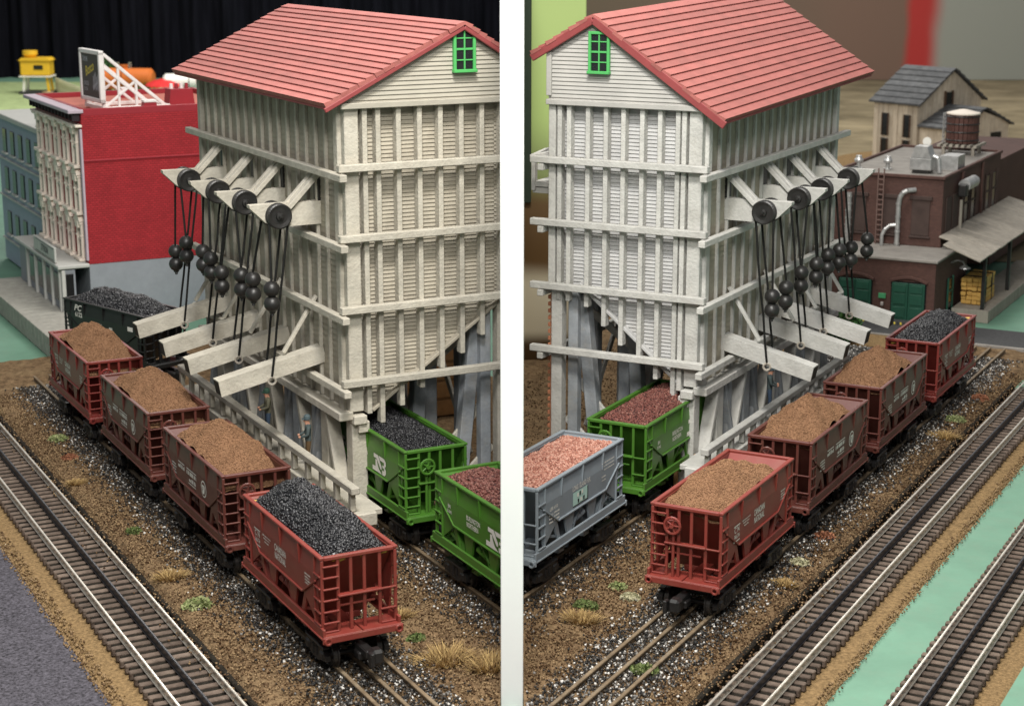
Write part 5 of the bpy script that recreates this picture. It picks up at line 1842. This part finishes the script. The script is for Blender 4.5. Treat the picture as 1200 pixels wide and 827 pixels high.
# lower wing towards the viewer
link('wing_wall', MB().prism([(.03, 0), (1.9, 0), (1.9, 1.0), (1.0, 1.27), (.03, .92)], -1.0, -.03, 'xz').mesh('wing_wall', TIMB), hs)
for s in (0, 1):
    xa, za, xb, zb = (-.08, .93, 1.0, 1.36) if s == 0 else (2.0, .93, 1.0, 1.36)
    for k in range(6):
        t0, t1 = k / 6, min((k + 1.35) / 6, 1)
        a = (xa + (xb - xa) * t0, za + (zb - za) * t0 + .04)
        c = (xa + (xb - xa) * t1, za + (zb - za) * t1 + .01)
        link('slate_course', MB().prism([(a[0], a[1] - .045), a, c, (c[0], c[1] - .03)], -1.08, -.04, 'xz').mesh('slate_course', SL), hs)
wn = link('window', MB().box((1.45, -1.012, .62), (.35, .03, .35), .004).mesh('window', DARKGLASS), hs)
link('rise', MB().lathe([(2.6, -.02), (2.3, .06), (1.2, .09), (0, .09)], (1.0, .2, -.02), n=26).mesh('rise', CORK), hs)

wt = thing('water_tank', 'round brown wooden water tank on a pale trestle at the roof corner', 'water tank', FR.at(.66, 12.15, 1.75), FR.ang)
TANKW = mat('dark_red_tank_staves', (0.085, 0.036, 0.028), .7, .25, 10, .2, 40)
for k in range(22):
    a = 2 * math.pi * k / 22
    link('stave', MB().box((.225 * math.cos(a), .225 * math.sin(a), .39), (.03, .060, .44), .006, Euler((0, 0, a)).to_matrix()).mesh('stave', TANKW, -1), wt)
link('tank_core', MB().cyl((0, 0, .17), (0, 0, .60), .215, n=24).mesh('tank_core', TANKW, -1), wt)
link('tank_lid', MB().lathe([(.25, .60), (.25, .62), (.05, .67), (0, .67)], n=24).mesh('tank_lid', CREAM, -1), wt)
for z in (.22, .34, .46, .57):
    link('hoop', MB().torus((0, 0, z), (0, 0, 1), .243, .010, 28, 5).mesh('hoop', BLACKW, -1), wt)
for k in range(7):
    link('trestle_beam', MB().box((-.27 + .09 * k, 0, .145), (.05, .64, .04), .004).mesh('trestle_beam', GREYW, -1), wt)
for sx in (-1, 1):
    for sy in (-1, 1):
        link('trestle_leg', MB().bar((sx * .22, sy * .2, -.01), (sx * .22, sy * .2, .125), .05, .05).mesh('trestle_leg', GREYW, -1), wt)
tl = MB()
for s in (-1, 1):
    tl.bar((.26, -.10 + s * .045, .10), (.26, -.10 + s * .045, .62), .012, .012, .002)
for k in range(8):
    tl.bar((.26, -.145, .14 + .06 * k), (.26, -.055, .14 + .06 * k), .010, .010, .002)
o = link('tank_ladder', tl.mesh('tank_ladder', METAL, -1), wt)
o['kind'] = 'stuff'


# hall wall and softly painted boards behind the right scene
def ramp_mat(name, axis, stops, nscale, namt):
    m = bpy.data.materials.new(name)
    m.use_nodes = True
    n, l = m.node_tree.nodes, m.node_tree.links
    b = n['Principled BSDF']
    b.inputs['Roughness'].default_value = .95
    b.inputs['Specular IOR Level'].default_value = .05
    tc = n.new('ShaderNodeTexCoord')
    sp = n.new('ShaderNodeSeparateXYZ')
    l.new(tc.outputs['Object'], sp.inputs[0])
    nz = n.new('ShaderNodeTexNoise')
    nz.inputs['Scale'].default_value = nscale
    nz.inputs['Detail'].default_value = 1
    l.new(tc.outputs['Object'], nz.inputs['Vector'])
    ma = n.new('ShaderNodeMath')
    ma.operation = 'MULTIPLY_ADD'
    l.new(nz.outputs['Fac'], ma.inputs[0])
    ma.inputs[1].default_value = namt
    l.new(sp.outputs[axis], ma.inputs[2])
    mr = n.new('ShaderNodeMapRange')
    lo, hi = stops[0][0], stops[-1][0]
    mr.inputs['From Min'].default_value = lo
    mr.inputs['From Max'].default_value = hi
    l.new(ma.outputs[0], mr.inputs['Value'])
    rp = n.new('ShaderNodeValToRGB')
    rp.color_ramp.interpolation = 'EASE'
    e = rp.color_ramp.elements
    while len(e) < len(stops):
        e.new(.5)
    for k, (p, c) in enumerate(stops):
        e[k].position = (p - lo) / (hi - lo)
        e[k].color = (*c, 1)
    l.new(mr.outputs[0], rp.inputs[0])
    l.new(rp.outputs[0], b.inputs['Base Color'])
    return m


BR, GR, RD = (0.19, 0.125, 0.095), (0.30, 0.31, 0.27), (0.42, 0.05, 0.045)
m_ = ramp_mat('mottled_hall_wall', 0, [(.1, (.12, .1, .07)), (9, (.16, .12, .09)), (12.6, BR), (14.2, BR), (14.6, RD), (15.1, RD), (15.7, GR), (30, (.33, .33, .29))], .5, .6)
wb = MB().box((15.1, 63.0, 3.4), (30.0, .3, 7.0), .01)
tag(link('hall_wall', wb.mesh('hall_wall', m_), None), kind='structure', label='mottled brown and grey hall wall with a red band behind the right scene')
m_ = ramp_mat('soft_painted_board', 2, [(-.1, (.05, .028, .012)), (.22, (.07, .04, .018)), (.42, (.55, .49, .36)), (.95, (.60, .54, .40)), (1.25, (.12, .07, .03)), (1.9, (.16, .10, .05)), (2.35, (.28, .34, .14)), (3.0, (.42, .55, .20)), (4.0, (.40, .52, .20)), (5, (.36, .48, .2))], 1.2, .12)
pb = MB().box((.47, 20.6, 2.4), (.78, .05, 5.0), .01)
tag(link('painted_board', pb.mesh('painted_board', m_)), 'narrow board painted in soft green, brown and cream left of the right tower', 'painted board')
dg_ = MB().box((.16, 20.5, 3.2), (.13, .06, 2.6), .03)
tag(link('dark_drape', dg_.mesh('dark_drape', flat('dark_green_drape', (.03, .045, .03), .95))), 'dark green drape strip hanging beside the divider right of it', 'drape')

# lath strip and side platform on the far flank of the right tower
ls = link('lath_strip', MB().box((1.505, .10, 1.45), (.02, .035, 3.1), .003).box((1.505, .03, 1.45), (.02, .02, 3.1), .003).mesh('lath_strip', TERRA, -1), towerR)
lm_ = MB().box((0, 0, 0), (.034, .075, .036), .003).mesh('lath', TERRA, -1)
for k in range(46):
    link('lath', lm_, ls, (-1.528, .065, .02 + k * .066))
sp_ = link('side_platform', MB().box((1.62, .28, 2.72), (.24, .40, .05), .006).mesh('side_platform', PAINT_R, -1), towerR)
for (p, q) in (((1.50, .30, 3.02), (1.76, .10, 2.96)), ((1.50, .55, 3.06), (1.76, .40, 2.99)), ((1.73, .10, 2.96), (1.73, .10, 2.66)), ((1.55, .12, 2.66), (1.75, .12, 2.66)), ((1.52, .2, 2.35), (1.62, .2, 2.70)), ((1.76, .10, 2.96), (1.76, .42, 2.99))):
    link('platform_bar', MB().bar(p, q, .04, .055, .004).mesh('platform_bar', PAINT_R, -1), sp_)
# raw wood stubs at the near corner leg
for u, h in ((-.03, .40), (.16, .46)):
    link('raw_post', MB().box((u, -.09, h / 2 - .02), (.035, .035, h), .004).mesh('raw_post', TANW, -1), towerR)


# ================================================================ PEOPLE ON THE WALKWAYS
def person(F, u, v, z, face, label, jacket, trousers, capc, seed=0, h=.47):
    """one continuous skinned figure; face is the heading in module coordinates"""
    root = thing('person', label, 'person', F.at(u, v, z), F.ang + face)
    k = h / 1.78
    J = {'pel': (0, 0, .95), 'wai': (0, .01, 1.08), 'che': (0, .0, 1.28), 'nec': (0, .01, 1.47), 'hea': (0, .03, 1.60), 'top': (0, .02, 1.72)}
    E_ = [('pel', 'wai'), ('wai', 'che'), ('che', 'nec'), ('nec', 'hea'), ('hea', 'top')]
    Rr = {'pel': .15, 'wai': .15, 'che': .175, 'nec': .065, 'hea': .105, 'top': .075}
    for s, n_ in ((-1, 'r'), (1, 'l')):
        J.update({'hip' + n_: (s * .10, 0, .88), 'kne' + n_: (s * .11, .03, .49), 'ank' + n_: (s * .11, -.01, .09), 'toe' + n_: (s * .12, .15, .05),
                  'sho' + n_: (s * .20, 0, 1.40), 'elb' + n_: (s * .27, .04, 1.14), 'wri' + n_: (s * .17, .26, 1.06), 'han' + n_: (s * .12, .34, 1.06)})
        Rr.update({'hip' + n_: .10, 'kne' + n_: .072, 'ank' + n_: .055, 'toe' + n_: .045, 'sho' + n_: .078, 'elb' + n_: .058, 'wri' + n_: .042, 'han' + n_: .045})
        E_ += [('pel', 'hip' + n_), ('hip' + n_, 'kne' + n_), ('kne' + n_, 'ank' + n_), ('ank' + n_, 'toe' + n_), ('che', 'sho' + n_), ('sho' + n_, 'elb' + n_), ('elb' + n_, 'wri' + n_), ('wri' + n_, 'han' + n_)]
    names = list(J)
    me = bpy.data.meshes.new('body')
    me.from_pydata([J[n_] for n_ in names], [(names.index(a), names.index(b)) for a, b in E_], [])
    o = bpy.data.objects.new('body', me)
    COL.objects.link(o)
    sk = o.modifiers.new('skin', 'SKIN')
    for i, n_ in enumerate(names):
        me.skin_vertices[0].data[i].radius = (Rr[n_], Rr[n_] * (.75 if n_ in ('pel', 'wai', 'che') else 1))
        me.skin_vertices[0].data[i].use_root = n_ == 'pel'
    o.modifiers.new('sub', 'SUBSURF').levels = 2
    dg = bpy.context.evaluated_depsgraph_get()
    em = bpy.data.meshes.new_from_object(o.evaluated_get(dg))
    bpy.data.objects.remove(o)
    em.name = 'body'
    for m in (jacket, trousers, SKIN, BLACKW):
        em.materials.append(m)
    for p in em.polygons:
        c = p.center
        if c.z > 1.47 or (c.y > .27 and c.z > .95):
            mi = 2
        elif c.z > .90:
            mi = 0
        elif c.z > .12:
            mi = 1
        else:
            mi = 3
        p.material_index = mi
        p.use_smooth = True
    em.transform(Matrix.Scale(k, 4))
    link('body', em, root)
    hb = MB()
    hb.lathe([(.118, 1.62), (.122, 1.66), (.115, 1.74), (.07, 1.79), (0, 1.80)], (0, .02, 0), n=16)
    hb.prism([(-.10, .10), (.10, .10), (.07, .20), (-.07, .20)], 1.635, 1.655, 'xy')
    cm_ = hb.mesh('cap', capc)
    cm_.transform(Matrix.Scale(k, 4))
    link('cap', cm_, root)
    for ex in (-.04, .04):
        fm = MB().ball((ex, .125, 1.615), .014, 8, 6).mesh('eye', BLACKW)
        fm.transform(Matrix.Scale(k, 4))
        link('eye', fm, root)
    nm_ = MB().lathe([(.0, .02), (.018, .0), (.02, -.03), (0, -.035)], (0, .132, 1.59), n=8).mesh('nose', SKIN)
    nm_.transform(Matrix.Scale(k, 4))
    link('nose', nm_, root)
    return root


SKIN = flat('painted_skin', (.52, .27, .18), .6)
OLIVE, SLATE, DENIM, BROWNT = flat('olive_jacket', (.12, .115, .075), .8), flat('slate_jacket', (.055, .075, .075), .8), flat('denim_trousers', (.05, .08, .13), .8), flat('brown_trousers', (.10, .06, .025), .8)
CAPG = flat('dark_green_cap', (.03, .075, .05), .7)
CAPS = flat('slate_cap', (.07, .10, .11), .7)
person(FL, -.15, 1.62, .40, R(80), 'worker figure in olive jacket and dark green cap standing on the left walkway', OLIVE, DENIM, CAPG)
person(FL, -.15, .58, .40, R(75), 'worker figure in slate jacket and grey cap near the front of the left walkway', SLATE, BROWNT, CAPS)
person(FR, -.15, 1.52, .40, R(-70), 'worker figure in dark jacket standing on the right walkway under a chute', SLATE, DENIM, CAPS)


# ================================================================ TUFTS
TUFT = {
    'straw': [flat('straw_blade', (.42, .29, .12), .9), flat('straw_dark', (.26, .165, .065), .9)],
    'lichen': [flat('pale_green_lichen', (.30, .32, .15), .9), flat('lichen_green', (.20, .24, .09), .9)],
    'green': [flat('green_tuft', (.14, .17, .06), .9), flat('green_tuft_dark', (.09, .13, .035), .9)],
    'rust': [flat('rust_moss', (.33, .14, .075), .9), flat('rust_moss_dark', (.20, .08, .04), .9)],
    'grey': [flat('grey_white_moss', (.48, .45, .30), .9), flat('grey_moss', (.30, .29, .17), .9)],
}


def tuft(F, u, v, kind, r, label, group, seed):
    r *= .78
    rg = np.random.default_rng(seed)
    blades = kind in ('straw',)
    n = 420
    a, q = rg.uniform(0, 2 * math.pi, n), np.sqrt(rg.uniform(0, 1, n))
    bx_ = np.stack([np.cos(a) * q * r * 1.3, np.sin(a) * q * r, np.zeros(n)], -1)
    if blades:
        tip = bx_ * 1.5 + np.stack([rg.normal(0, r * .35, n), rg.normal(0, r * .35, n), rg.uniform(.3, .95, n) * r * (1.15 - .5 * q)], -1)
        w = np.stack([np.cos(a + 1.5), np.sin(a + 1.5), np.zeros(n)], -1) * .006
        V = np.stack([bx_ - w, bx_ + w, tip], 1).reshape(-1, 3)
    else:
        P = bx_ + np.stack([np.zeros(n), np.zeros(n), rg.uniform(0, .75, n) * r * np.sqrt(1 - q * q * .98)], -1)
        tri = np.array([(-1, -.6, 0), (1, -.6, 0), (0, 1, .3)]) * .014
        V = (np.einsum('nij,kj->nki', rand_rot(n), tri) * rg.uniform(.5, 1.5, (n, 1, 1)) + P[:, None, :]).reshape(-1, 3)
    o = link('grass_tuft', tri_mesh('grass_tuft', V, np.arange(n * 3).reshape(-1, 3), rg.integers(0, 2, n), TUFT[kind]), None, F.at(u, v, -.03), (0, 0, F.ang))
    tag(o, label, 'moss tuft' if not blades else 'grass tuft', group)


TG = 'tufts on the scenery'
for i, (F, u, v, kind, r, lab) in enumerate((
        (FL, -1.70, .77, 'green', .07, 'green moss tuft beside the track, level with the second brown car'),
        (FL, -1.75, -.46, 'straw', .11, 'straw coloured grass tuft between the track and the nearest red car'),
        (FL, -1.74, -1.14, 'lichen', .12, 'pale green lichen tuft beside the nearest red car on the left'),
        (FL, -1.66, 3.2, 'rust', .08, 'rust red moss tuft near the far end of the left track'),
        (FL, -1.60, 3.9, 'lichen', .10, 'pale lichen tuft at the far left beside the track'),
        (FL, -1.80, 2.35, 'straw', .08, 'low straw tuft by the track beside the far brown car'),
        (FL, -.50, -2.95, 'straw', .17, 'long straw tuft at the bottom of the left scene'),
        (FL, -.25, -3.2, 'straw', .16, 'long straw tuft close to the divider at the bottom left'),
        (FL, -.45, -2.05, 'straw', .09, 'brownish straw tuft right of the nearest red car'),
        (FL, -.52, -2.5, 'green', .07, 'low green tuft right of the nearest red car wheel'),
        (FR, -.31, -2.99, 'green', .10, 'green tuft on the brown ground beneath the blue grey car'),
        (FR, -.36, -2.50, 'lichen', .07, 'small yellow green tuft above the green tuft on the right'),
        (FR, -.54, -2.67, 'grey', .08, 'grey white moss tuft left of the near red car wheel'),
        (FR, -.40, -3.25, 'straw', .12, 'brownish straw tuft in the lower left of the right scene'),
        (FR, -1.50, -1.84, 'straw', .08, 'straw tuft by the track below the near red car on the right'),
        (FR, -1.45, -1.31, 'grey', .08, 'pale green moss tuft beside the near red car on the right'),
        (FR, -1.43, -.60, 'rust', .09, 'rust red moss tuft below the second car on the right'),
        (FR, -1.56, 2.9, 'straw', .12, 'straw tuft beside the track in front of the far red car'),
        (FR, -1.50, 3.6, 'lichen', .11, 'pale green tuft beside the track before the far red car'),
        (FR, -1.52, 4.6, 'rust', .10, 'rust coloured moss patch at the far right track edge'),
        (FR, -1.20, -3.9, 'green', .11, 'green tuft at the bottom of the right scene beside the track'),
        (FR, -.35, -1.6, 'straw', .07, 'small dry tuft between the blue grey car and the near red car'))):
    tuft(F, u, v, kind, r, lab, TG, 100 + i)


# ================================================================ trim at the divider
bpy.context.view_layer.update()
for o, side in CLIP:
    clip_x(o, side)
